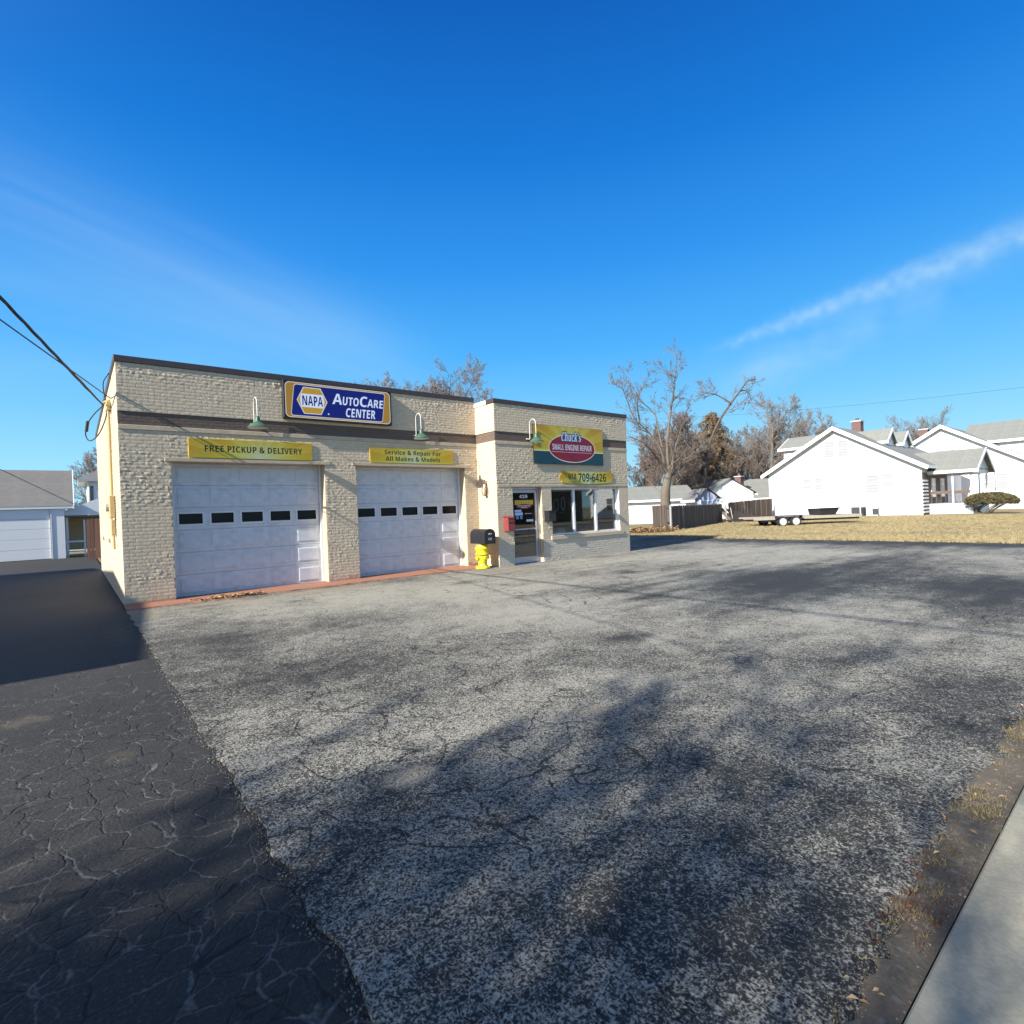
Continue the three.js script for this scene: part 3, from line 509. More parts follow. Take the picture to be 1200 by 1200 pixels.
{ // office door and windows
  const z = ZO - 0.16, g = new THREE.Group(); g.name = 'office_door'; shop.add(g);
  const [x0, x1, t] = DO;
  new MB().box(x0 + 0.002, 0.02, z - 0.05, x0 + 0.06, t - 0.002, z + 0.03, 0.004).box(x1 - 0.06, 0.02, z - 0.05, x1 - 0.002, t - 0.002, z + 0.03, 0.004).box(x0 + 0.06, t - 0.07, z - 0.05, x1 - 0.06, t - 0.002, z + 0.03, 0.004).build('door_frame', M.alu, g);
  new MB().box(x0 + 0.07, 0.03, z - 0.03, x0 + 0.13, t - 0.08, z + 0.01, 0.004).box(x1 - 0.15, 0.03, z - 0.03, x1 - 0.07, t - 0.08, z + 0.01, 0.004).box(x0 + 0.13, t - 0.16, z - 0.03, x1 - 0.15, t - 0.08, z + 0.01, 0.004).box(x0 + 0.13, 0.03, z - 0.03, x1 - 0.15, 0.2, z + 0.01, 0.004).build('door_leaf', M.alu, g);
  new MB().box(x0 + 0.13, 0.2, z - 0.014, x1 - 0.15, t - 0.16, z - 0.008).build('pane', M.glass, g);
  new MB().box(x0 + 0.13, 0.98, z + 0.01, x1 - 0.15, 1.02, z + 0.05, 0.006).build('push_bar', M.alu, g);
  new MB().tube([V3(x1 - 0.19, 0.95, z + 0.01), V3(x1 - 0.19, 0.95, z + 0.07), V3(x1 - 0.19, 1.2, z + 0.07), V3(x1 - 0.19, 1.2, z + 0.01)], 0.012, 8).build('handle', M.alu, g);
  new MB().box(x0, 0.0, z - 0.1, x1, 0.02, ZO + 0.05, 0.004).build('threshold', M.alu, g);
  // lettering and stickers on the door glass
  const cv = document.createElement('canvas'); cv.width = 512; cv.height = 1024; const c = cv.getContext('2d');
  c.clearRect(0, 0, 512, 1024); c.textAlign = 'center'; c.textBaseline = 'middle';
  c.fillStyle = '#e8ecf2'; c.font = 'bold 120px serif'; c.fillText('428', 250, 90);
  c.fillStyle = '#d8b53a'; c.fillRect(40, 190, 440, 130); c.fillStyle = '#b98a22'; for (let i = 0; i < 7; i++) c.fillRect(60 + i * 60, 200, 22, 110);
  c.fillStyle = '#8c2a2c'; c.beginPath(); c.ellipse(262, 360, 180, 66, 0, 0, 7); c.fill(); c.fillStyle = '#f0e4dc'; c.font = 'bold 42px sans-serif'; c.fillText('SMALL ENGINE', 262, 346); c.fillText('REPAIR', 262, 388);
  c.fillStyle = '#b8cce6'; c.fillRect(30, 450, 160, 60); c.fillRect(30, 520, 190, 80); c.fillStyle = '#6d8fc0'; c.fillRect(60, 610, 60, 90); c.fillRect(150, 610, 60, 90);
  c.fillStyle = '#c8d0da'; c.font = 'bold 40px sans-serif'; c.fillText('709-6426', 350, 560); c.fillRect(300, 720, 170, 60);
  const tx = new THREE.CanvasTexture(cv); tx.colorSpace = THREE.SRGBColorSpace;
  new MB().quad(V3(x0 + 0.14, 0.95, z - 0.005), V3(x1 - 0.16, 0.95, z - 0.005), V3(x1 - 0.16, 2.03, z - 0.005), V3(x0 + 0.14, 2.03, z - 0.005), [[0, 0], [1, 0], [1, 1], [0, 1]]).build('door_lettering', std(lin(1, 1, 1), 0.5, { map: tx, alphaTest: 0.5 }), g);
}
{
  const z = ZO - 0.13, [x0, x1, y0, y1] = WO, g = new THREE.Group(); g.name = 'office_window'; shop.add(g);
  const f = new MB(), xs = [x0 + 0.002, 12.04, 13.04, x1 - 0.002];
  f.box(x0 + 0.002, y1 - 0.06, z - 0.05, x1 - 0.002, y1 - 0.002, z + 0.03, 0.004).box(x0 + 0.002, y0 - 0.004, z - 0.05, x1 - 0.002, y0 + 0.05, z + 0.03, 0.004);
  for (const [a, b] of [[xs[0], xs[0] + 0.05], [xs[1] - 0.04, xs[1] + 0.04], [xs[2] - 0.04, xs[2] + 0.04], [xs[3] - 0.06, xs[3]]]) f.box(a, y0 + 0.05, z - 0.05, b, y1 - 0.06, z + 0.04, 0.004);
  f.build('window_frame', M.white, g);
  for (let i = 0; i < 3; i++) new MB().box(xs[i] + 0.04, y0 + 0.05, z - 0.012, xs[i + 1] - 0.04, y1 - 0.06, z - 0.006).build('pane', M.glass, g);
  new MB().box(WO[1] - 0.012, y0 + 0.02, z + 0.03, WO[1] + 0.001, y1, ZO - 0.008).build('window_reveal', M.white, g);
  new MB().box(x0 - 0.07, y0 - 0.125, z - 0.05, x1 + 0.13, y0 - 0.006, ZO + 0.035, 0.008).build('window_sill', M.mortar, g);
}
{ // side windows, conduit, meter boxes on the left wall
  for (const z of [-17.6, -21.3]) { const g = new THREE.Group(); g.name = 'side_window'; shop.add(g); new MB().box(XL + 0.1, 1.25, z - 0.6, XL + 0.14, 3.42, z + 0.6).build('pane', M.winDark, g); const f = new MB(); for (const dz of [-0.6, -0.02, 0.56]) f.box(XL + 0.07, 1.25, z + dz, XL + 0.1, 3.42, z + dz + 0.04); for (let i = 0; i <= 4; i++) f.box(XL + 0.072, 1.25 + i * 0.53, z - 0.58, XL + 0.099, 1.29 + i * 0.53, z + 0.58); f.build('window_frame', M.trim, g); new MB().box(XL - 0.05, 1.15, z - 0.66, XL + 0.1, 1.248, z + 0.66, 0.006).build('window_sill', M.cream, g); }
  const x = XL - 0.05;
  new MB().tube([V3(x, 4.15, -14.4), V3(x, 2.2, -14.4)], 0.026, 10).build('conduit', M.conduit, shop);
  new MB().tube([V3(x, 4.0, -14.9), V3(x, 1.3, -14.9)], 0.02, 8).build('conduit', M.conduit, shop);
  const b = new MB().box(XL - 0.11, 1.72, -14.75, XL - 0.012, 2.2, -14.2, 0.012).build('meter_box', M.conduit, shop); new MB().tube([V3(XL - 0.16, 1.95, -14.5), V3(XL - 0.11, 1.95, -14.5)], 0.085, 14).build('meter_dial', M.galv, b);
  new MB().box(XL - 0.09, 1.36, -14.65, XL - 0.012, 1.68, -14.3, 0.01).tube([V3(x, 1.37, -14.33), V3(x, 1.05, -14.33)], 0.025, 8).build('switch_box', M.conduit, shop);
  new MB().box(XL - 0.09, 4.03, -14.7, XL - 0.01, 4.22, -14.3, 0.01).tube([V3(XL, 4.3, -14.6), V3(XL - 0.12, 4.22, -14.6)], 0.03, 8).build('cable_bracket', M.conduit, shop);
  new MB().box(XL + 0.0, 0, ZF - 0.02, XL + 0.001, 0.001, ZF).build('corner', M.mortar, shop);
}
// red concrete apron in front of the doors
{
  const m = new MB(), n = 160, E = (x) => -11.98 + 0.12 * (fbm(x * 1.3, 2, 3) - 0.5) + 0.06 * (fbm(x * 7, 4, 2) - 0.5);
  for (let i = 0; i < n; i++) { const a = mix(XL - 0.02, 9.0, i / n), b = mix(XL - 0.02, 9.0, (i + 1) / n); m.quad(V3(a, 0.03, E(a)), V3(b, 0.03, E(b)), V3(b, 0.045, ZF - 0.3), V3(a, 0.045, ZF - 0.3)); m.quad(V3(a, 0, E(a) + 0.01), V3(b, 0, E(b) + 0.01), V3(b, 0.03, E(b)), V3(a, 0.03, E(a))); }
  struct(m.build('apron', M.apron));
}

// ---------------------------------------------------------------- signs
function canvasTex(w, h, draw) { const cv = document.createElement('canvas'); cv.width = w; cv.height = h; const c = cv.getContext('2d'); draw(c, w, h); const t = new THREE.CanvasTexture(cv); t.colorSpace = THREE.SRGBColorSpace; t.anisotropy = 8; return t; }
function fit(c, text, x, y, w, font, size) { c.font = font.replace('#', size); const s = w / c.measureText(text).width; c.save(); c.translate(x, y); c.scale(s, 1); c.fillText(text, 0, 0); c.restore(); }
function board(name, label, x0, x1, y0, y1, z0, z1, tex, sideMat, faceRough, group) {
  const t = thing(name, label, 'sign', (x0 + x1) / 2, y0, z0, group);
  new MB().box(x0, y0, z0, x1, y1, z1 - 0.002, 0.004).build('sign_box', sideMat, t);
  new MB().quad(V3(x0 + 0.006, y0 + 0.006, z1), V3(x1 - 0.006, y0 + 0.006, z1), V3(x1 - 0.006, y1 - 0.006, z1), V3(x0 + 0.006, y1 - 0.006, z1), [[0, 0], [1, 0], [1, 1], [0, 1]]).build('sign_face', std(lin(1, 1, 1), faceRough, { map: tex }), t);
  return t;
}
const rr = (c, x, y, w, h, r) => { c.beginPath(); c.moveTo(x + r, y); c.arcTo(x + w, y, x + w, y + h, r); c.arcTo(x + w, y + h, x, y + h, r); c.arcTo(x, y + h, x, y, r); c.arcTo(x, y, x + w, y, r); c.closePath(); };
board('wall_sign', 'blue and gold illuminated-type box sign on the parapet between the lamps', 3.68, 6.29, 3.8, 4.65, ZF + 0.018, ZF + 0.155, canvasTex(1024, 340, (c, w, h) => {
  c.fillStyle = '#0d0c10'; c.fillRect(0, 0, w, h);
  rr(c, 12, 8, w - 24, h - 16, 40); c.fillStyle = '#f2dcc4'; c.fill(); rr(c, 19, 15, w - 38, h - 30, 36); c.fillStyle = '#b8841a'; c.fill();
  c.save(); c.transform(1, 0, -0.12, 1, 22, 0);
  rr(c, 70, 22, w - 150, h - 44, 26); c.fillStyle = '#ecd9c4'; c.fill(); rr(c, 76, 30, w - 162, h - 60, 22); c.fillStyle = '#0a0570'; c.fill(); c.restore();
  const hx = (cx, cy, a, b, s) => { c.beginPath(); c.moveTo(cx - a, cy); c.lineTo(cx - s, cy - b); c.lineTo(cx + s, cy - b); c.lineTo(cx + a, cy); c.lineTo(cx + s, cy + b); c.lineTo(cx - s, cy + b); c.closePath(); };
  hx(248, 168, 138, 124, 78); c.fillStyle = '#f0e2d0'; c.fill(); hx(248, 168, 128, 115, 72); c.fillStyle = '#d59d20'; c.fill();
  hx(248, 168, 110, 62, 98); c.fillStyle = '#f4f4f6'; c.fill();
  c.textAlign = 'center'; c.textBaseline = 'alphabetic'; c.fillStyle = '#0a0570'; fit(c, 'NAPA', 248, 212, 190, 'bold #px sans-serif', 124);
  c.fillStyle = '#e4ecff'; c.beginPath(); c.arc(392, 278, 8, 0, 7); c.fill();
  c.fillStyle = '#f4f7ff'; c.save(); c.transform(1, 0, -0.1, 1, 18, 0); c.textAlign = 'left';
  fit(c, 'A', 430, 178, 92, 'bold #px sans-serif', 142); fit(c, 'UTO', 520, 178, 168, 'bold #px sans-serif', 112); fit(c, 'C', 686, 178, 86, 'bold #px sans-serif', 142); fit(c, 'ARE', 770, 178, 168, 'bold #px sans-serif', 112);
  fit(c, 'CENTER', 560, 290, 300, 'bold #px sans-serif', 118); c.restore();
}), M.black, 0.35);
const sunny = (c, w, h, cx, cy) => { // printed yellow with pale rays
  const g = c.createLinearGradient(0, 0, 0, h); g.addColorStop(0, '#ad8512'); g.addColorStop(1, '#aa9c2a'); c.fillStyle = g; c.fillRect(0, 0, w, h);
  for (let i = 0; i < 30; i += 2) { const a = i / 30 * 2 * Math.PI, b = (i + 1) / 30 * 2 * Math.PI; c.fillStyle = 'rgba(196,176,78,0.45)'; c.beginPath(); c.moveTo(cx, cy); c.lineTo(cx + 2000 * Math.cos(a), cy + 2000 * Math.sin(a)); c.lineTo(cx + 2000 * Math.cos(b), cy + 2000 * Math.sin(b)); c.fill(); }
  const r = c.createRadialGradient(cx, cy, 10, cx, cy, w * 0.42); r.addColorStop(0, 'rgba(180,196,176,0.85)'); r.addColorStop(0.5, 'rgba(186,190,104,0.5)'); r.addColorStop(1, 'rgba(210,190,20,0)'); c.fillStyle = r; c.fillRect(0, 0, w, h);
  c.fillStyle = 'rgba(215,130,20,0.55)'; for (const s of [0, 1]) for (let i = 0; i < 4; i++) { c.beginPath(); const x = s ? w : 0, d = s ? -1 : 1; c.moveTo(x, h * (0.1 + i * 0.25)); c.quadraticCurveTo(x + d * w * 0.06, h * (0.16 + i * 0.25), x + d * w * 0.11, h * (0.12 + i * 0.25)); c.lineTo(x, h * (0.2 + i * 0.25)); c.fill(); }
};
board('banner_sign', 'yellow banner about free pickup over the left roll-up door', 1.83, 4.31, 2.875, 3.275, ZF + 0.012, ZF + 0.028, canvasTex(1024, 168, (c, w, h) => { sunny(c, w, h, w * 0.55, h * 1.1); c.fillStyle = '#10241c'; c.textAlign = 'center'; c.textBaseline = 'middle'; fit(c, 'FREE PICKUP & DELIVERY', w * 0.51, h * 0.52, w * 0.8, 'bold #px sans-serif', 78); }), M.yellow, 0.6);
board('banner_sign', 'small yellow two-line service banner over the right roll-up door', 5.72, 8.16, 2.87, 3.26, ZF + 0.012, ZF + 0.028, canvasTex(1024, 168, (c, w, h) => { sunny(c, w, h, w * 0.5, h * 0.9); c.fillStyle = '#10241c'; c.textAlign = 'center'; c.textBaseline = 'middle'; fit(c, 'Service & Repair For', w * 0.5, h * 0.3, w * 0.68, 'bold #px sans-serif', 70); fit(c, 'All Makes & Models', w * 0.5, h * 0.73, w * 0.66, 'bold #px sans-serif', 70); }), M.yellow, 0.6);
board('office_sign', 'yellow and green sign with a red oval above the office window', 10.32, 13.3, 2.87, 4.02, ZO + 0.025, ZO + 0.06, canvasTex(1024, 396, (c, w, h) => {
  sunny(c, w, h, w * 0.5, h * 0.6);
  c.fillStyle = '#0a3b46'; c.beginPath(); c.moveTo(0, h * 0.67); c.lineTo(w, h * 0.67); c.lineTo(w, h); c.lineTo(0, h); c.fill(); c.fillStyle = '#c7d98a'; c.fillRect(0, h * 0.645, w, h * 0.028);
  const cx = w * 0.535, cy = h * 0.57, el = (a, b, f) => { c.beginPath(); c.ellipse(cx, cy, a, b, 0, 0, 7); c.fillStyle = f; c.fill(); };
  el(348, 152, '#e4b9a4'); el(336, 142, '#3e0c0e'); el(326, 134, '#7c0e2a');
  c.fillStyle = '#e3b9c4'; c.fillRect(cx - 310, cy + 40, 600, 4);
  c.textAlign = 'center'; c.textBaseline = 'middle'; c.lineJoin = 'round';
  c.font = 'bold 84px sans-serif'; c.save(); c.translate(cx, cy - 8); c.scale(590 / c.measureText('SMALL ENGINE REPAIR').width, 1); c.lineWidth = 10; c.strokeStyle = '#3a2440'; c.strokeText('SMALL ENGINE REPAIR', 0, 0); c.fillStyle = '#d9c3c6'; c.fillText('SMALL ENGINE REPAIR', 0, 0); c.restore();
  c.font = 'italic bold 128px serif'; c.save(); c.translate(cx - 20, cy - 120); c.scale(300 / c.measureText("Chuck's").width, 1); c.lineWidth = 20; c.strokeStyle = '#1c2634'; c.strokeText("Chuck's", 0, 0); c.fillStyle = '#bcd3ea'; c.fillText("Chuck's", 0, 0); c.restore();
}), M.black, 0.5);
{ // phone number board with scalloped ends
  const z0 = ZO + 0.012, z1 = ZO + 0.028, x0 = 11.38, x1 = 13.74, y0 = 2.3, y1 = 2.67, t = thing('phone_sign', 'small yellow phone number sign directly above the office window', 'sign', 12.56, 2.3, z0);
  const tex = canvasTex(1024, 164, (c, w, h) => { sunny(c, w, h, w * 0.5, h * 0.6); c.fillStyle = '#0c2a24'; c.textAlign = 'left'; c.textBaseline = 'middle'; fit(c, '618', w * 0.14, h * 0.42, w * 0.15, 'bold #px sans-serif', 112); fit(c, '709-6426', w * 0.32, h * 0.52, w * 0.55, 'bold #px sans-serif', 158); c.lineWidth = 7; c.strokeStyle = '#0c2a24'; c.beginPath(); c.moveTo(w * 0.14, h * 0.8); c.quadraticCurveTo(w * 0.215, h * 1.02, w * 0.29, h * 0.8); c.stroke(); });
  const out = []; for (let i = 0; i <= 6; i++) { const a = i / 6; out.push(V3(x0 + 0.05 * Math.sin(a * 9), mix(y1, y0 + 0.03, a), z1)); } for (let i = 1; i < 8; i++) { const a = i / 8; out.push(V3(mix(x0, x1, a), y0 + 0.03 - 0.05 * Math.sin(a * Math.PI), z1)); } for (let i = 6; i >= 0; i--) { const a = i / 6; out.push(V3(x1 - 0.05 * Math.sin(a * 9), mix(y1, y0 + 0.03, a), z1)); }
  const s = new THREE.Shape(out.map((p) => new THREE.Vector2(p.x - 12.56, p.y - 2.3))), g = new THREE.ExtrudeGeometry(s, { depth: z1 - z0, bevelEnabled: false });
  const p = g.attributes.position, uv = g.attributes.uv; for (let i = 0; i < p.count; i++) uv.setXY(i, (p.getX(i) + 12.56 - x0) / (x1 - x0), (p.getY(i) + 2.3 - y0) / (y1 - y0));
  const mesh = new THREE.Mesh(g, std(lin(1, 1, 1), 0.6, { map: tex })); mesh.name = 'sign_face'; mesh.castShadow = mesh.receiveShadow = true; t.add(mesh);
}

// ---------------------------------------------------------------- gooseneck lamps
function gooseneck(name, label, x, y, z) {
  const t = thing(name, label, 'lamp', x, y, z, 'gooseneck lamps along the front'), pts = [];
  pts.push(V3(x, y, z), V3(x, y, z + 0.1));
  for (let i = 0; i <= 8; i++) { const a = Math.PI * (1 - i / 8); pts.push(V3(x, y + 0.42 + 0.13 * Math.sin(a), z + 0.24 + 0.13 * Math.cos(a) )); }
  pts.splice(2, 0, V3(x, y + 0.03, z + 0.11)); pts.push(V3(x, y + 0.12, z + 0.38));
  new MB().tube(pts, 0.0105, 8).build('arm', M.trim, t);
  new MB().lathe(V3(x, y, z), [[0.001, 0], [0.06, 0], [0.06, 0.02], [0.001, 0.02]], 16).build('wall_plate', M.galv, t).rotation.set(0, 0, 0);
  const c = V3(x, y - 0.12, z + 0.38);
  const s = new MB().lathe(c, [[0.2, 0], [0.205, 0.012], [0.17, 0.05], [0.1, 0.1], [0.055, 0.14], [0.045, 0.22], [0.03, 0.25], [0.001, 0.255]], 24).build('shade', M.green, t);
  new MB().lathe(c, [[0.001, 0.12], [0.09, 0.095], [0.16, 0.045], [0.198, 0.004], [0.2, 0]], 24).build('shade_lining', M.greenIn, s);
  new MB().lathe(c, [[0.001, 0.02], [0.025, 0.03], [0.035, 0.06], [0.02, 0.1], [0.001, 0.11]], 12).build('bulb', M.greenIn, s);
  return t;
}
const lamp = gooseneck('gooseneck_lamp', 'green gooseneck lamp over the free pickup banner', 3.07, 3.62, ZF);
copyOf(lamp, 'green gooseneck lamp over the two-line service banner', 6.99, 3.6, ZF);
copyOf(lamp, 'green gooseneck lamp at the edge of the yellow and green sign', 10.15, 3.56, ZO);

// ---------------------------------------------------------------- things by the wall
{
  const hx = 8.52, hz = -11.86, t = thing('hydrant_post', 'yellow hydrant-shaped post standing under the black mailbox', 'hydrant', hx, 0.02, hz), c = V3(hx, 0.02, hz);
  new MB().lathe(c, [[0.001, 0], [0.2, 0], [0.2, 0.035], [0.14, 0.05], [0.125, 0.07], [0.11, 0.12], [0.128, 0.2], [0.145, 0.3], [0.148, 0.36]], 24).build('barrel', M.yellow, t);
  new MB().lathe(c, [[0.148, 0.36], [0.19, 0.37], [0.19, 0.41], [0.165, 0.42], [0.175, 0.5], [0.2, 0.52], [0.2, 0.56], [0.17, 0.58], [0.15, 0.64], [0.001, 0.66]], 24).build('bonnet', M.yellow, t);
  for (const [dx, dz] of [[-1, 0], [1, 0], [0, 1]]) new MB().tube([V3(hx + dx * 0.12, 0.31, hz + dz * 0.12), V3(hx + dx * 0.19, 0.31, hz + dz * 0.19)], 0.055, 12).build('nozzle', M.yellow, t);
  for (let i = 0; i < 8; i++) { const a = i / 8 * 6.283; new MB().tube([V3(hx + 0.172 * Math.cos(a), 0.05, hz + 0.172 * Math.sin(a)), V3(hx + 0.172 * Math.cos(a), 0.085, hz + 0.172 * Math.sin(a))], 0.014, 6).build('bolt', M.yellow, t); }
  const b = thing('mailbox', 'black curved-top mailbox on the yellow hydrant post', 'mailbox', hx, 0.69, hz), w = 0.17, y0 = 0.69, z0 = hz - 0.3, z1 = hz + 0.36, prof = [];
  prof.push([-w, y0], [w, y0]); for (let i = 0; i <= 12; i++) { const a = i / 12 * Math.PI; prof.push([w * Math.cos(a), y0 + 0.24 + 0.15 * Math.sin(a)]); }
  const m = new MB(); for (let i = 0; i < prof.length; i++) { const p = prof[i], q = prof[(i + 1) % prof.length]; m.quad(V3(hx + p[0], p[1], z1), V3(hx + p[0], p[1], z0), V3(hx + q[0], q[1], z0), V3(hx + q[0], q[1], z1)); }
  m.poly(prof.map((p) => V3(hx + p[0], p[1], z0 + 0.01)).reverse(), 0.01, V3(0, 0, -1)); m.build('box', M.black, b);
  new MB().poly(prof.map((p) => V3(hx + p[0] * 1.04, (p[1] - 0.88) * 1.03 + 0.88, z1 + 0.018)), 0.022, V3(0, 0, 1)).build('door', M.black, b);
  new MB().box(hx - 0.05, 0.93, z1 + 0.018, hx + 0.05, 0.97, z1 + 0.04, 0.005).build('handle', M.galv, b);
  new MB().box(hx + w + 0.002, 0.95, z1 - 0.3, hx + w + 0.012, 0.99, z1 - 0.05).box(hx + w + 0.003, 0.99, z1 - 0.1, hx + w + 0.011, 1.05, z1 - 0.05).build('flag', M.red, b);
  new MB().box(hx - 0.06, 0.78, z1 + 0.018, hx + 0.06, 0.85, z1 + 0.021).build('sticker', std(lin(0.3, 0.2, 0.25), 0.5), b);
}
{
  const t = thing('drop_box', 'red wall-hung drop box beside the office door', 'drop box', 9.28, 0.96, ZO);
  new MB().box(9.16, 0.98, ZO + 0.004, 9.4, 1.35, ZO + 0.2, 0.012).build('box', M.red, t);
  new MB().poly([V3(9.15, 1.355, ZO + 0.215), V3(9.41, 1.355, ZO + 0.215), V3(9.41, 1.4, ZO + 0.005), V3(9.15, 1.4, ZO + 0.005)], 0.012, V3(0, 1, 0)).build('lid', M.red, t);
  new MB().box(9.19, 1.2, ZO + 0.2, 9.37, 1.23, ZO + 0.206, 0.002).build('slot', M.black, t);
  const u = thing('wall_box', 'black metal box hung on the brick beside the office window', 'box', 10.83, 1.16, ZO);
  new MB().box(10.68, 1.18, ZO + 0.004, 10.97, 1.47, ZO + 0.2, 0.01).build('case', M.black, u);
  new MB().box(10.67, 1.47, ZO + 0.004, 10.98, 1.49, ZO + 0.22, 0.006).build('lid', M.black, u);
  const l = thing('wall_lantern', 'iron teardrop lantern on the bright return wall above the mailbox', 'lantern', XC, 2.0, -12.2);
  const k = V3(XC - 0.09, 2.0, -12.15), f = new MB();
  for (let i = 0; i < 6; i++) { const a = i / 6 * 6.283, P = (r, y) => V3(k.x + r * Math.cos(a), k.y + y, k.z + r * Math.sin(a)); f.tube([P(0.01, 0.42), P(0.03, 0.34), P(0.075, 0.18), P(0.085, 0.1), P(0.05, 0.0)], 0.008, 6); }
  f.lathe(k, [[0.03, 0.33], [0.05, 0.34], [0.012, 0.42], [0.001, 0.44]], 12); f.lathe(k, [[0.001, -0.02], [0.05, -0.01], [0.05, 0.012], [0.001, 0.012]], 12); f.build('cage', M.brownFlat, l);
  new MB().tube([V3(XC, 2.38, -12.15), V3(XC - 0.09, 2.42, -12.15)], 0.012, 8).build('bracket', M.brownFlat, l);
  new MB().lathe(k, [[0.02, 0.02], [0.045, 0.1], [0.04, 0.2], [0.015, 0.3]], 12).build('glass', std(lin(0.6, 0.5, 0.3), 0.2), l);
}
{ // inside the office
  const t = thing('desk', 'dark desk seen through the office window', 'desk', 12.4, 0.03, -13.6);
  new MB().box(11.9, 0.95, -14, 13.3, 1.0, -13.4, 0.005).build('desk_top', M.planks, t); new MB().box(11.95, 0.03, -13.95, 12.4, 0.95, -13.45).build('drawers', M.brownFlat, t); new MB().box(13.2, 0.03, -13.95, 13.28, 0.95, -13.45).build('leg', M.brownFlat, t);
  const p = thing('paper_box', 'pale carton beside the desk inside the office', 'carton', 12.65, 0.03, -13.3); new MB().box(12.5, 0.5, -13.35, 12.85, 0.9, -13.05, 0.004).box(12.45, 0.03, -13.4, 12.9, 0.5, -13.0, 0.004).build('carton', std(lin(0.6, 0.55, 0.45), 0.8), p);
  const r = thing('red_chair', 'red seat behind the right pane of the office window', 'chair', 13.5, 0.03, -12.7); new MB().box(13.2, 0.75, -12.95, 13.75, 0.85, -12.45, 0.03).build('seat', M.red, r); new MB().box(13.2, 0.86, -12.97, 13.75, 1.3, -12.9, 0.03).build('backrest', M.brownFlat, r); for (const a of [13.24, 13.7]) for (const b of [-12.9, -12.5]) new MB().tube([V3(a, 0.03, b), V3(a, 0.75, b)], 0.015, 6).build('leg', M.alu, r);
  const s = thing('open_sign', 'unlit window sign with outlined letters behind the left office pane', 'sign', 11.5, 1.5, ZO - 0.25);
  const fr = new MB(); for (const [x, y, rx, ry] of [[11.42, 1.66, 0.1, 0.18], [11.72, 1.7, 0.08, 0.2]]) { const q = []; for (let i = 0; i <= 16; i++) { const a = i / 16 * 6.283; q.push(V3(x + rx * Math.cos(a), y + ry * Math.sin(a), ZO - 0.26)); } fr.tube(q, 0.01, 6); } fr.build('tubing', std(lin(0.3, 0.32, 0.4), 0.3), s); new MB().box(11.3, 1.42, ZO - 0.3, 11.85, 1.44, ZO - 0.27).build('rail', M.black, s);
}

// ---------------------------------------------------------------- overhead cables to the left wall
{
  const sag = (a, b, s, n = 24) => { const q = []; for (let i = 0; i <= n; i++) { const t = i / n; q.push(a.clone().lerp(b, t).add(V3(0, -s * 4 * t * (1 - t), 0))); } return q; };
  const through = (a, px, py, t, z) => { const d = V3((px - 600) / 633, (600 - py) / 633, -1).applyEuler(camera.rotation).multiplyScalar(t).add(camera.position).sub(a); return a.clone().addScaledVector(d, (z - a.z) / d.z); };
  const A = V3(XL - 0.13, 4.15, -14.5), pole = through(A, 0, 344, 7.7, 9.5);
  const t = thing('service_cable', 'thick twisted black cable sagging to the wall bracket', 'cable', A.x, A.y, A.z), main = sag(A, pole, 0.1, 40), m = new MB();
  for (let k = 0; k < 3; k++) { const q = []; for (let i = 0; i <= 240; i++) { const f = i / 240 * 40, j = Math.min(39, Math.floor(f)), p = main[j].clone().lerp(main[j + 1], f - j), a = i * 0.4 + k * 2.094, s = Math.min(1, i / 10); q.push(p.add(V3(0.013 * s * Math.cos(a), 0.013 * s * Math.sin(a), 0))); } m.tube(q, 0.014, 5, false); }
  m.build('strands', M.cable, t);
  const lp = [V3(XL - 0.14, 4.14, -14.5), V3(XL - 0.3, 3.95, -14.6), V3(XL - 0.42, 3.72, -14.7), V3(XL - 0.44, 3.5, -14.75), V3(XL - 0.38, 3.4, -14.7), V3(XL - 0.25, 3.5, -14.6), V3(XL - 0.12, 3.8, -14.5), V3(XL - 0.06, 4.08, -14.45)];
  new MB().tube(new THREE.CatmullRomCurve3(lp).getPoints(40), 0.012, 6).build('drip_loop', M.cable, t);
  new MB().tube([V3(XL - 0.4, 3.82, -14.68), V3(XL - 0.43, 3.6, -14.74)], 0.03, 8).build('connector', M.cable, t);
  const u = thing('phone_wire', 'thin wire running above the thick cable to the wall', 'cable', XL, 4.3, -14.4);
  new MB().tube(sag(V3(XL - 0.01, 4.3, -14.4), through(V3(XL - 0.01, 4.3, -14.4), 0, 371, 7.7, 9.5), 0.08), 0.011, 5).build('wire', M.cable, u);
  const w = thing('roof_wire', 'wire looping from the parapet down the sunlit side wall', 'cable', XL, 4.6, -14.8);
  new MB().tube(new THREE.CatmullRomCurve3([V3(XL - 0.04, 4.72, -13.9), V3(XL - 0.12, 4.6, -14.3), V3(XL - 0.1, 4.4, -14.6), V3(XL - 0.06, 4.2, -14.6)]).getPoints(20), 0.01, 6).build('wire', M.cable, w);
  const y = thing('far_wire', 'distant wire crossing from the frame edge to the left garage', 'cable', -4, 6, -35); new MB().tube(sag(V3(-6.5, 6.4, -33), V3(1.4, 2.9, -45), 0.1), 0.018, 5).build('wire', M.cable, y);
  const z = thing('far_wire', 'faint distant wire crossing the sky above the white houses', 'cable', 60, 12, -20); new MB().tube(sag(V3(52, 13.2, -52), V3(75, 11.8, -5), 0.8), 0.011, 5).build('wire', M.cable, z);
}

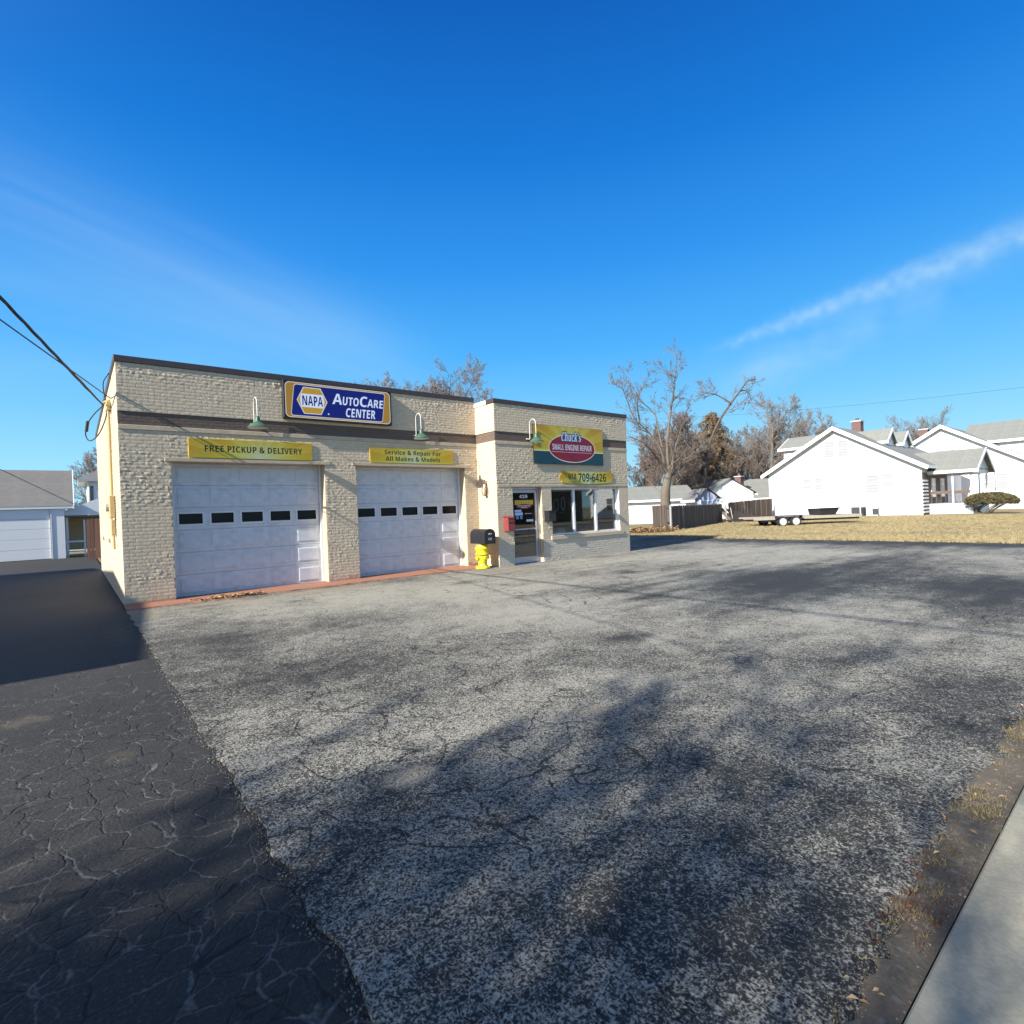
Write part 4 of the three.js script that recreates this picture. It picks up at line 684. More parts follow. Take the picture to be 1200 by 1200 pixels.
// ---------------------------------------------------------------- white houses
// a window on a wall facing -x: frame, two sashes, sill
function winX(parent, x, z, y0, y1, w, mat = M.blind) {
  const f = new MB(), a = z - w / 2, b = z + w / 2, d = 0.05, c = (y0 + y1) / 2;
  f.box(x - d, y1, a - 0.07, x, y1 + 0.09, b + 0.07).box(x - d, y0 - 0.09, a - 0.07, x, y0, b + 0.07).box(x - d, y0, a - 0.07, x, y1, a).box(x - d, y0, b, x, y1, b + 0.07).box(x - d, c - 0.03, a, x - 0.004, c + 0.03, b);
  const g = f.build('window', M.fascia, parent);
  new MB().box(x - 0.02, c + 0.03, a, x - 0.006, y1, b).build('pane', mat, g); new MB().box(x - 0.02, y0, a, x - 0.006, c - 0.03, b).build('pane', mat, g);
  const bars = new MB(); for (let i = 1; i < 6; i++) { const y = mix(y0, y1, i / 6); if (Math.abs(y - c) > 0.06) bars.box(x - 0.024, y - 0.012, a, x - 0.02, y + 0.012, b); } bars.build('blind_slats', M.blindSlat, g);
}
// a gabled body: ridge along x, gable facing -x; roof slabs with overhang
function gableX(t, o) {
  const { x0, x1, zc, zl, zr, ridge, slope, oh = 0.4, wall = M.whiteSiding, roof = M.roofGrey } = o, Y = (z) => ridge - slope * Math.abs(z - zc), th = 0.16;
  const out = [V3(x0, 0.0, zl), V3(x0, 0.0, zr), V3(x0, Y(zr) - th, zr), V3(x0, ridge - th, zc), V3(x0, Y(zl) - th, zl)];
  const m = new MB(); m.poly(out, x1 - x0, V3(-1, 0, 0)); m.build('wall', wall, t);
  const r = new MB(), f = new MB(), a = x0 - oh, b = x1 + oh;
  for (const s of [-1, 1]) {
    const ze = (s < 0 ? zl : zr) + s * oh, P = (x, z, d) => V3(x, Y(z) - d, z), q = [P(a, zc, 0), P(b, zc, 0), P(b, ze, 0), P(a, ze, 0)], dn = V3(0, -th, 0), e = q.map((p) => p.clone().add(dn));
    s > 0 ? r.quad(q[0], q[3], q[2], q[1]) : r.quad(q[0], q[1], q[2], q[3]); s > 0 ? r.quad(e[0], e[1], e[2], e[3]) : r.quad(e[0], e[3], e[2], e[1]);
    r.quad(q[3], q[2], e[2], e[3]); r.quad(q[1], q[2], e[2], e[1]);
    // rake board on the gable end, gutter board along the eave
    const k = V3(-0.03, 0, 0), up = V3(0, 0.012, 0), dd = V3(0, -th - 0.14, 0);
    const R = [q[0].clone().add(k).add(up), q[3].clone().add(k).add(up), q[3].clone().add(k).add(dd), q[0].clone().add(k).add(dd)]; f.poly(s > 0 ? R : R.slice().reverse(), 0.06, V3(-1, 0, 0));
    f.box(a + 0.04, Y(ze) - th - 0.05, Math.min(ze, ze + s * 0.06), b, Y(ze) + 0.005, Math.max(ze, ze + s * 0.06) + 0.001);
  }
  r.build('roof', roof, t); f.build('fascia', M.fascia, t);
}
// a gabled dormer or wing whose ridge runs along z, gable facing +z (dir 1) or -z (dir -1)
function gableZ(t, name, o) {
  const { xa, xb, zBack, zFront, yb, eave, ridge, dir = 1, oh = 0.25, wall = M.whiteSiding, roof = M.roofGrey, open } = o, xc = (xa + xb) / 2;
  const F = (x, y) => V3(x, y, zFront), L = Math.abs(zFront - zBack), g = new MB(), pts = open ? [F(xa, eave), F(xb, eave), F(xc, ridge)] : [F(xa, yb), F(xb, yb), F(xb, eave), F(xc, ridge), F(xa, eave)];
  g.poly(dir > 0 ? pts : pts.slice().reverse(), L, V3(0, 0, dir)); const body = g.build(name, wall, t);
  const r = new MB(), f = new MB(), s = (ridge - eave) / (xb - xc), z0 = zBack, z1 = zFront + dir * oh, top = 0.08;
  for (const d of [-1, 1]) {
    const xe = xc + d * (xb - xc + oh), ye = eave - s * oh, q = [V3(xc, ridge + top, z0), V3(xc, ridge + top, z1), V3(xe, ye + top, z1), V3(xe, ye + top, z0)], e = q.map((p) => p.clone().add(V3(0, -0.14, 0)));
    const A = d * dir > 0; A ? r.quad(q[0], q[1], q[2], q[3]) : r.quad(q[0], q[3], q[2], q[1]); A ? r.quad(e[0], e[3], e[2], e[1]) : r.quad(e[0], e[1], e[2], e[3]);
    f.box(Math.min(xe, xe + d * 0.05), ye - 0.12, Math.min(z0, z1), Math.max(xe, xe + d * 0.05), ye + top + 0.004, Math.max(z0, z1));
    const R = [q[1], q[2], q[2].clone().add(V3(0, -0.24, 0)), q[1].clone().add(V3(0, -0.24, 0))].map((p) => p.clone().add(V3(0, 0.01, dir * 0.04))); f.poly(A ? R.slice().reverse() : R, 0.05, V3(0, 0, dir));
  }
  r.build('roof', roof, body); f.build('fascia', M.fascia, body);
  return body;
}
function chimney(t, x, z, y0, y1, w = 0.35) { const c = new MB().box(x - w, y0, z - w, x + w, y1, z + w).build('chimney', M.redBrick, t); new MB().box(x - w - 0.06, y1, z - w - 0.06, x + w + 0.06, y1 + 0.12, z + w + 0.06, 0.01).build('chimney_cap', M.foundation, c); new MB().tube([V3(x, y1 + 0.12, z), V3(x, y1 + 0.35, z)], 0.14, 10).build('flue', M.redBrick, c); return c; }
{
  const t = thing('white_house', 'white gabled house with small dormers and a front porch beyond the lawn', 'house', 47, 0, -17);
  const X = 47; gableX(t, { x0: X, x1: 58, zc: -17.05, zl: -22.4, zr: -11.5, ridge: 7.15, slope: 0.595, oh: 0.45 });
  new MB().box(X - 0.02, 0, -22.38, X + 0.02, 0.62, -11.52).build('foundation', M.foundation, t);
  winX(t, X, -17.48, 4.75, 6.0, 0.72); winX(t, X, -16.5, 4.75, 6.0, 0.72); winX(t, X, -19.2, 2.25, 3.15, 0.68); winX(t, X, -18.36, 2.25, 3.15, 0.62); winX(t, X, -14.55, 1.8, 3.1, 0.85); winX(t, X, -13.62, 2.2, 3.1, 0.8);
  for (const [z, w, dark, y1] of [[-18.68, 0.85, 0, 0.64], [-15.76, 0.6, 1, 0.75], [-14.42, 0.42, 1, 0.6], [-13.95, 0.5, 0, 0.6]]) { const f = new MB().box(X - 0.06, 0.08, z - w / 2 - 0.06, X - 0.022, y1 + 0.05, z + w / 2 + 0.06).build('basement_window', M.fascia, t); new MB().box(X - 0.07, 0.13, z - w / 2, X - 0.061, y1, z + w / 2).build('pane', dark ? M.winDark : std(lin(0.55, 0.5, 0.33), 0.5), f); }
  new MB().box(X - 0.5, 0.0, -15.25, X - 0.03, 0.75, -15.05, 0.02).build('window_well', M.blackRough, t);
  chimney(t, 53, -17.4, 6.2, 8.0);
  for (const [xc, n] of [[50.4, 1], [54.2, 1]]) { const d = gableZ(t, 'dormer', { xa: xc - 1, xb: xc + 1, zBack: -17.0, zFront: -14.35, yb: 4.6, eave: 5.95, ridge: 6.8, oh: 0.25 }); const w = new MB().box(xc - 0.4, 5.1, -14.34, xc + 0.4, 5.9, -14.28).build('window', M.fascia, d); }
  gableZ(t, 'rear_dormer', { xa: 49.6, xb: 53.4, zBack: -17.0, zFront: -22.2, yb: 3.4, eave: 6.15, ridge: 7.1, dir: -1, oh: 0.35 });
  // porch towards the street
  const p = gableZ(t, 'porch_gable', { xa: 48.5, xb: 53.5, zBack: -14, zFront: -8.95, yb: 0, eave: 3.25, ridge: 4.65, oh: 0.3, open: true });
  new MB().box(48.5, 2.9, -11.5, 48.7, 3.2, -8.98).box(48.701, 2.9, -9.18, 53.3, 3.2, -8.98).box(53.3, 2.9, -11.5, 53.5, 3.2, -8.98).build('porch_beam', M.fascia, t);
  new MB().box(48.5, 0, -11.48, 53.5, 0.82, -9.0).build('porch_base', M.foundation, t);
  for (const [x, z] of [[48.6, -9.08], [48.6, -10.1], [51, -9.08], [53.4, -9.08]]) new MB().box(x - 0.045, 0.82, z - 0.045, x + 0.045, 2.9, z + 0.045, 0.005).build('porch_post', M.fascia, t);
  const rl = new MB().box(48.57, 1.5, -11.4, 48.63, 1.72, -9.1).build('railing', M.brownFlat, t); for (let i = 0; i < 9; i++) new MB().box(48.585, 0.82, -11.35 + i * 0.27, 48.615, 1.5, -11.32 + i * 0.27).build('baluster', M.brownFlat, rl);
  new MB().box(X + 0.06, 0, -11.498, 53.6, 3.1, -11.47).build('porch_shade_panel', M.brownFlat, t);  // porch shade on the white siding, put in as a dark brown panel
  const cl = new MB(); for (let i = 0; i < 10; i++) cl.box(X + 0.03, 0.2 + i * 0.25, -11.468, 48.3, 0.32 + i * 0.25, -11.44); stuff(cl.build('sunlit_strip', M.fascia, t));  // white strips stand in for the sunlit lines of the shaded siding
  for (const x of [49.6, 52]) { const f = new MB().box(x - 0.5, 1.3, -11.468, x + 0.5, 2.7, -11.42).build('window', M.fascia, t); new MB().box(x - 0.42, 1.38, -11.419, x + 0.42, 2.62, -11.41).build('pane', M.winDark, f); }
}
{
  const X = 60, t = thing('white_house', 'second white house with wide gable at the right behind the flat-topped bush', 'house', X, 0, -13);
  gableX(t, { x0: X, x1: 73, zc: -13.1, zl: -20.5, zr: -5, ridge: 7.6, slope: 0.62, oh: 0.45 });
  new MB().box(X - 0.02, 0, -20.4, X + 0.02, 0.6, -5.1).build('foundation', M.foundation, t);
  for (const [z, y0, y1, w] of [[-10.05, 1.75, 3.0, 0.75], [-9.25, 1.75, 3.0, 0.75], [-13.3, 4.95, 5.4, 0.5], [-12.45, 4.95, 5.4, 0.5]]) winX(t, X, z, y0, y1, w);
  chimney(t, 66, -15.8, 5.6, 7.9);
  gableZ(t, 'cross_gable', { xa: 63, xb: 70.5, zBack: -12.5, zFront: -3.4, yb: 2, eave: 6.1, ridge: 7.9, oh: 0.4 });
}
{ // bush clipped flat like a mushroom cap
  const cx = 48.3, cz = -8.0, t = thing('clipped_bush', 'brown-green flat-topped bush on bare stems before the second white house', 'bush', cx, 0, cz), r = rng(21), st = new MB();
  for (let i = 0; i < 12; i++) { const a = r() * 6.283, R = 0.2 + 0.75 * r(), e = V3(cx + R * 0.8 * Math.cos(a), 0.75 + 0.2 * r(), cz + R * 1.2 * Math.sin(a) + 0.2); st.tube([V3(cx + 0.25 * Math.cos(a), 0, cz - 0.5 + 0.35 * Math.sin(a)), V3(cx + 0.4 * Math.cos(a + 0.5), 0.35, cz - 0.4 + 0.6 * Math.sin(a)), e], [0.05, 0.035, 0.02], 5); }
  st.build('stem', M.barkDark, t);
  const lf = new MB();
  for (let i = 0; i < 9000; i++) { const a = r() * 6.283, q = Math.pow(r(), 0.4), y = r(), sh = Math.sqrt(Math.max(0, 1 - Math.pow(y * 1.0 - 0.25, 2) / 0.65)), px = cx + 1.0 * q * sh * Math.cos(a), pz = cz + 1.45 * q * sh * Math.sin(a), py = 0.72 + 0.72 * y + 0.12 * (fbm(px * 3, pz * 3, 2) - 0.5), s = 0.035 + 0.03 * r(), k = r(); lf.tint = [mix(0.05, 0.13, k), mix(0.055, 0.095, k), 0.03]; const d = V3(r() - 0.5, r() - 0.2, r() - 0.5).normalize().multiplyScalar(s * 2), e = V3(r() - 0.5, r() - 0.5, r() - 0.5).normalize().multiplyScalar(s); const p = V3(px, py, pz); lf.tri(p.clone().sub(e), p.clone().add(e), p.clone().add(d)); }
  stuff(lf.build('foliage', M.needle, t));
}

// ---------------------------------------------------------------- trailer, fences, sheds
{
  const A = V3(30.9, 0, -16.15), B = V3(35.75, 0, -12.25), L = A.distanceTo(B), ang = Math.atan2(-(B.z - A.z), B.x - A.x), t = thing('flatbed_trailer', 'low flatbed trailer with tandem white wheels parked on the lawn', 'trailer', A.x, 0, A.z);
  const m4 = new THREE.Matrix4().makeRotationY(ang).setPosition(A.x, 0, A.z), mb = () => { const m = new MB(); m.m = m4; return m; };
  for (let i = 0; i < 11; i++) { const a = 0.3 + (L - 0.3) * i / 11, b = 0.3 + (L - 0.3) * (i + 1) / 11; mb().box(a + 0.006, 0.5, -1, b - 0.006, 0.55, 0.95, 0.004).build('plank', M.planks, t); }
  mb().box(0, 0.4, 0.95, L, 0.56, 1.0, 0.005).box(0, 0.4, -1.05, L, 0.56, -1.0, 0.005).box(L, 0.4, -1, L + 0.05, 0.56, 0.95).box(0.25, 0.4, -1, 0.3, 0.5, 0.95).build('frame', M.planks, t);
  mb().box(0.4, 0.3, 0.8, L - 0.1, 0.398, 0.9).box(0.4, 0.3, -0.9, L - 0.1, 0.398, -0.8).build('chassis_rail', M.blackRough, t);
  mb().tube([V3(0.2, 0.44, 0.9), V3(-1.3, 0.44, 0)], 0.04, 6).tube([V3(0.2, 0.44, -0.95), V3(-1.3, 0.44, 0)], 0.04, 6).build('tongue', M.blackRough, t);
  for (const wx of [1.55, 2.3]) for (const s of [1, -1]) { const z = s > 0 ? 1.05 : -1.25; const w = mb().tube([V3(wx, 0.29, z), V3(wx, 0.29, z + 0.2)], 0.29, 20).build('wheel', M.rubber, t); mb().tube([V3(wx, 0.29, z - 0.01), V3(wx, 0.29, z + 0.215)], 0.2, 18).build('rim', M.rim, w); }
  mb().box(1.2, 0.6, 1.02, 2.65, 0.64, 1.3, 0.01).box(1.2, 0.45, 1.02, 1.24, 0.62, 1.29).box(2.61, 0.45, 1.02, 2.65, 0.62, 1.29).build('fender', M.blackRough, t);
  const at0 = V3(4.6, 0.56, -0.4).applyMatrix4(m4), bx = thing('black_tub', 'black plastic tub standing on the flatbed trailer', 'tub', at0.x, 0.56, at0.z);
  const P = (x, y, z) => V3(x, y, z); mb().poly([P(4.1, 0.95, 0.5), P(4.25, 0.56, 0.4), P(5.05, 0.56, 0.4), P(5.25, 0.95, 0.5)], 1.3, P(0, 0, 1)).build('tub_body', M.black, bx); mb().tube([P(4.07, 0.95, 0.52), P(5.28, 0.95, 0.52)], 0.03, 6).build('tub_rim', M.black, bx);
}
function fenceRun(t, A, B, h0, h1, mat, seed, lean = 0) {
  const r = rng(seed), L = A.distanceTo(B), n = Math.round(L / 0.15), d = B.clone().sub(A).normalize(), nrm = V3(-d.z, 0, d.x);
  for (let i = 0; i < n; i++) {
    const a = i / n * L + 0.006, b = (i + 1) / n * L - 0.006 - 0.006 * r(), h = mix(h0, h1, i / n) + 0.05 * (r() - 0.5), le = lean + 0.05 * (r() - 0.5), k = 0.55 + 0.75 * r() * r() + (r() > 0.93 ? 0.8 : 0), P = (u, y, w) => A.clone().addScaledVector(d, u + le * y).addScaledVector(nrm, w + lean * 0.3 * y).add(V3(0, y, 0));
    const m = new MB(); m.tint = [k, k * 0.97, k * 0.95]; const q = [P(a, 0.02, 0.02), P(b, 0.02, 0.02), P(b, h - 0.04, 0.02), P((a + b) / 2, h, 0.02), P(a, h - 0.04, 0.02)]; m.poly(q, 0.02, nrm); m.build('picket', mat, t);
  }
  const m = new MB(); m.tint = [0.8, 0.8, 0.8]; for (const y of [0.3, h0 - 0.25]) m.poly([[0, y], [L, y], [L, y + 0.08], [0, y + 0.08]].map(([u, w]) => A.clone().addScaledVector(d, u + lean * w).addScaledVector(nrm, -0.005).add(V3(0, w, 0))), 0.04, nrm); m.build('rail', mat, t);
}
{
  const g = 'weathered board fence pieces by the lawn';
  let t = thing('board_fence', 'long dark board fence below the big bare tree', 'fence', 26, 0, -18); fenceRun(t, V3(26.1, 0, -18), V3(37.4, 0, -21.4), 1.46, 1.42, M.fence, 3);
  new MB().box(26.0, 0, -18.05, 26.1, 1.5, -17.95, 0.01).build('post', M.galv, t);
  t = thing('board_fence', 'short leaning board fence panel joining the corner nearest the office', 'fence', 30.2, 0, -22.1); fenceRun(t, V3(28.9, 0, -21.3), V3(26.1, 0, -18.25), 1.5, 1.5, M.fence, 5, 0.12);
  t = thing('board_fence', 'grey board fence section behind the trailer', 'fence', 40, 0, -21.8); fenceRun(t, V3(39.2, 0, -21.9), V3(46.4, 0, -21.9), 1.5, 1.72, M.fence, 7);
  t = thing('collapsed_fence', 'collapsed shade-darkened fence panel slumped between the two standing fences', 'fence', 37, 0, -21);
  const r = rng(8); for (let i = 0; i < 20; i++) { const u = i / 20, m = new MB(), k = 0.15 + 0.2 * r() + (i < 3 ? 1.2 : 0); m.tint = [k, k, k]; const a = V3(36.4 + 3.6 * u, 0.1 + 0.25 * r() * (1 - u), -20.3 + 0.7 * u), b = V3(36.9 + 3.4 * u + 0.5 * r(), 1.15 - 0.65 * u + 0.15 * r(), -21.6 + 0.4 * u), w = V3(0.08, 0.0, 0.02); m.poly([a.clone().sub(w), a.clone().add(w), b.clone().add(w), b.clone().sub(w)], 0.025, V3(0, 0.75, 0.66)); m.build('picket', M.fence, t); }  // pickets tinted down to carry the shade of the panel facing away
  { const m = new MB(); m.tint = [0.9, 0.9, 0.9]; m.tube([V3(36.3, 0.05, -20.4), V3(37.6, 1.3, -21.2)], 0.04, 6).tube([V3(36.8, 0.05, -20.2), V3(38.1, 1.1, -21.1)], 0.035, 6); m.build('rail', M.planks, t); }
}
{ // sheds and garages behind the fence
  let t = thing('long_garage', 'long low white garage with a grey roof behind the bare tree', 'garage', 37, 0, -29);
  const rotBox = (cx, cz, ang) => new THREE.Matrix4().makeRotationY(ang).setPosition(cx, 0, cz);
  const low = (o, cx, cz, ang, len, dep, wallH, ridge, wall, roof) => { const m4 = rotBox(cx, cz, ang), mb = () => { const m = new MB(); m.m = m4; return m; }, h = len / 2, q = dep / 2; mb().poly([V3(-h, 0, q), V3(-h, 0, -q), V3(-h, wallH, -q), V3(-h, ridge, 0), V3(-h, wallH, q)].reverse(), len, V3(-1, 0, 0)).build('wall', wall, o); const r = mb(), s = (ridge - wallH) / q, e = q + 0.3, y = wallH - s * 0.3 + 0.08, R = ridge + 0.08; r.quad(V3(-h - 0.25, y, e), V3(h + 0.25, y, e), V3(h + 0.25, R, 0), V3(-h - 0.25, R, 0)); r.quad(V3(h + 0.25, y, -e), V3(-h - 0.25, y, -e), V3(-h - 0.25, R, 0), V3(h + 0.25, R, 0)); r.build('roof', roof, o); mb().box(-h - 0.25, y - 0.18, e - 0.05, h + 0.25, y - 0.004, e).box(-h - 0.25, y - 0.18, -e, h + 0.25, y - 0.004, -e + 0.05).build('fascia', M.fascia, o); return mb; };
  low(t, 36.8, -29.5, -0.67, 9.5, 5, 2.0, 3.05, M.whiteSiding, M.roofGrey);
  t = thing('gable_garage', 'white garage with its gable end showing past the small shed', 'garage', 47.5, 0, -29); low(t, 48.2, -28.6, 0.95, 8, 4.2, 2.35, 3.6, M.whiteSiding, M.roofGrey);
  t = thing('hipped_house', 'low white house with a broad grey roof behind the fence', 'house', 53, 0, -27); low(t, 53, -28.3, -0.75, 8.5, 6, 1.9, 3.7, M.whiteSiding, M.roofGrey); chimney(t, 50.4, -26.9, 3, 3.9, 0.3);
  t = thing('small_shed', 'small blue-grey shed with a dark gable roof behind the fence', 'shed', 36.6, 0, -21.9); const mb = low(t, 37.1, -22.9, 0.95, 2.2, 1.55, 1.95, 2.55, M.blueSiding, M.roofDark);
  mb().box(-1.13, 1.1, -0.55, -1.102, 1.75, 0.55, 0.004).build('window', M.fascia, t); mb().box(-1.14, 1.15, -0.5, -1.131, 1.7, 0.5).build('pane', std(lin(0.35, 0.42, 0.5), 0.3), t);
}
{ // left side: detached garage, lean-to, fence, house behind
  let t = thing('detached_garage', 'white detached garage with a grey roof at the end of the driveway', 'garage', -4, 0, -36);
  const x0 = -9, x1 = -0.4, z = -36; new MB().box(-0.95, 0, z - 5.5, x1, 2.7, z).box(x0, 0, z - 5.5, -6, 2.7, z).box(-5.99, 2.56, z - 0.3, -0.96, 2.7, z - 0.002).box(-5.99, 0, z - 5.49, -0.96, 2.69, z - 5.2).build('wall', M.fascia, t);
  const d = new THREE.Group(); d.name = 'garage_door'; t.add(d); for (let k = 0; k < 5; k++) new MB().box(-5.98, 0.02 + k * 0.508, z - 0.1, -0.97, 0.52 + k * 0.508, z - 0.04, 0.01).build('panel', M.fascia, d);
  new MB().box(-0.95, 0, z - 0.01, -0.9, 2.6, z + 0.025).box(-6.0, 2.56, z, -0.9, 2.64, z + 0.03).build('door_trim', M.fascia, t);
  new MB().poly([V3(x1, 2.6, z), V3(x1, 2.6, z - 5.5), V3(x1, 4.4, z - 2.75)], 0.2, V3(1, 0, 0)).build('gable', M.whiteSiding, t);
  const r = new MB(); r.quad(V3(x0, 2.68, z + 0.1), V3(0.0, 2.68, z + 0.1), V3(0.0, 4.72, z - 2.75), V3(x0, 4.72, z - 2.75)); r.quad(V3(0, 2.68, z - 5.85), V3(x0, 2.68, z - 5.85), V3(x0, 4.72, z - 2.75), V3(0, 4.72, z - 2.75)); r.build('roof', std(lin(0.17, 0.158, 0.142), 0.9, { map: shingleMap, bumpMap: shingleBump, bumpScale: 0.01 }), t);
  new MB().box(x0, 2.55, z + 0.05, 0.0, 2.675, z + 0.09).poly([V3(0.01, 2.68, z + 0.11), V3(0.01, 4.74, z - 2.75), V3(0.01, 4.56, z - 2.75), V3(0.01, 2.5, z + 0.11)].reverse(), 0.03, V3(1, 0, 0)).build('fascia', M.fascia, t);
  t = thing('lean_to', 'cream-walled lean-to with white posts beside the detached garage', 'lean-to', 0.2, 0, -37);
  new MB().box(-0.36, 0, -36.55, -0.26, 2.3, -36.45).box(0.36, 0, -36.55, 0.43, 1.95, -36.45).build('post', M.fascia, t); new MB().box(-0.5, 0.3, -39.5, 3, 2.2, -39.4).build('wall', M.creamSiding, t); new MB().box(-0.4, 0.26, -36.53, 0.4, 0.34, -36.47).box(-0.4, 0.78, -36.53, 0.4, 0.86, -36.47).build('rail', M.fascia, t);
  new MB().poly([V3(-0.39, 2.2, -36.3), V3(2.5, 2.2, -36.3), V3(2.5, 3.7, -36.3), V3(-0.39, 2.45, -36.3)], 0.06, V3(0, 0, 1)).build('fascia', M.fascia, t); new MB().box(-0.39, 2.1, -39.6, 3, 2.19, -36.32).build('roof', M.roofGrey, t);
  t = thing('board_fence', 'reddish brown board fence beside the sunlit left wall', 'fence', 0.5, 0, -33); fenceRun(t, V3(0.42, 0, -33), V3(2.2, 0, -32.6), 1.95, 2.0, M.fenceRed, 12);
  t = thing('tall_house', 'tall white house with dark eaves behind the reddish fence', 'house', 3, 0, -48);
  new MB().box(0.78, 0, -52, 9, 4.9, -46).build('wall', M.whiteSiding, t); new MB().poly([V3(0.3, 4.75, -45.6), V3(9.4, 4.75, -45.6), V3(7, 6.6, -48.5), V3(3, 6.6, -48.5)], 0.1, V3(0, 1, 0)).poly([V3(0.3, 4.75, -52.4), V3(0.3, 4.75, -45.6), V3(3, 6.6, -48.5), V3(3, 6.6, -49.5)], 0.1, V3(0, 1, 0)).build('roof', M.roofDark, t); new MB().box(0.25, 4.6, -52.3, 9.4, 4.76, -45.56).build('eave', M.foundation, t); new MB().box(0.85, 3.2, -46.0, 1.05, 4.3, -45.97).build('window', M.winDark, t);
  // out of the frame to the left: the neighbour's house that throws the shade over the driveway
  t = thing('neighbour_house', 'neighbouring house whose shade lies across the driveway', 'house', -13, 0, -16); gableX(t, { x0: -20, x1: -9.45, zc: -15, zl: -24.2, zr: -6.5, ridge: 6.25, slope: 0.06, oh: 0.2 });
}

// ---------------------------------------------------------------- trees
const at = (px, py, depth) => V3((px - 600) / 633 * depth, (600 - py) / 633 * depth, -depth).applyEuler(camera.rotation).add(camera.position); // pixel of the photograph to a point at that distance
function jitter(r) { return V3(r() - 0.5, r() - 0.5, r() - 0.5); }
function aside(dir, ang, r) { const a = dir.clone().cross(jitter(r)).normalize(); return dir.clone().applyAxisAngle(a, ang); }
const SIDES = [8, 6, 4, 3, 3, 3], SEGS = [6, 5, 4, 3, 2, 2];
function branch(out, p, dir, len, rad, level, o, r) { // out[level] are mesh builders
  const n = SEGS[Math.min(5, level)], pts = [p.clone()], rs = [rad], dirs = [dir.clone()];
  let d = dir.clone(), q = p.clone();
  for (let i = 0; i < n; i++) { d.addScaledVector(jitter(r), o.wiggle[Math.min(level, o.wiggle.length - 1)]).add(V3(0, o.up[Math.min(level, o.up.length - 1)], 0)).normalize(); q = q.clone().addScaledVector(d, len / n); pts.push(q); rs.push(Math.max(o.tip, rad * (1 - (level ? 0.8 : 0.6) * (i + 1) / n))); dirs.push(d.clone()); }
  out[Math.min(level, out.length - 1)].tube(pts, rs, SIDES[Math.min(5, level)], false);
  kids(out, pts, rs, dirs, len, level, o, r, level === 0 ? o.first : 0.2);
}
function kids(out, pts, rs, dirs, len, level, o, r, from) {
  if (level >= o.levels) return;
  const c = Math.round(o.counts[level] * (0.75 + 0.5 * r())), n = pts.length - 1;
  for (let k = 0; k < c; k++) {
    const t = from + (1 - from) * (k + r()) / c, f = Math.min(n - 1e-3, t * n), i = Math.floor(f), p = pts[i].clone().lerp(pts[i + 1], f - i), rad = mix(rs[i], rs[i + 1], f - i);
    const l = len * o.ratio[level] * (1 - 0.45 * t) * (0.7 + 0.6 * r()), ang = (o.angle[level] || 0.8) * (0.7 + 0.6 * r());
    branch(out, p, aside(dirs[i + 1], ang, r), l, Math.max(o.tip, Math.min(rad * 0.6, rad * 0.32 + 0.008 * l)), level + 1, o, r);
  }
}
const TREE = { levels: 4, counts: [9, 8, 7, 6], ratio: [0.62, 0.55, 0.5, 0.5], angle: [0.75, 0.75, 0.7, 0.7], wiggle: [0.1, 0.25, 0.35, 0.45], up: [0.02, 0.12, 0.08, 0.03], first: 0.3, tip: 0.006 };
function bareTree(name, label, x, z, h, o, mats, seed, group) {
  const t = thing(name, label, 'tree', x, 0, z, group), r = rng(seed), out = [new MB(), new MB(), new MB(), new MB()], q = { ...TREE, ...o };
  branch(out, V3(x, -0.1, z), V3(0.06 * (r() - 0.5), 1, 0.06 * (r() - 0.5)).normalize(), h * 0.72, h * (o.thick || 0.022), 0, q, r);
  out[0].build('trunk', mats[0], t); out[1].build('limbs', mats[0], t).userData.kind = 'stuff'; out[2].build('branches', mats[1], t).userData.kind = 'stuff'; stuff(out[3].build('crown', mats[1], t));
  return t;
}
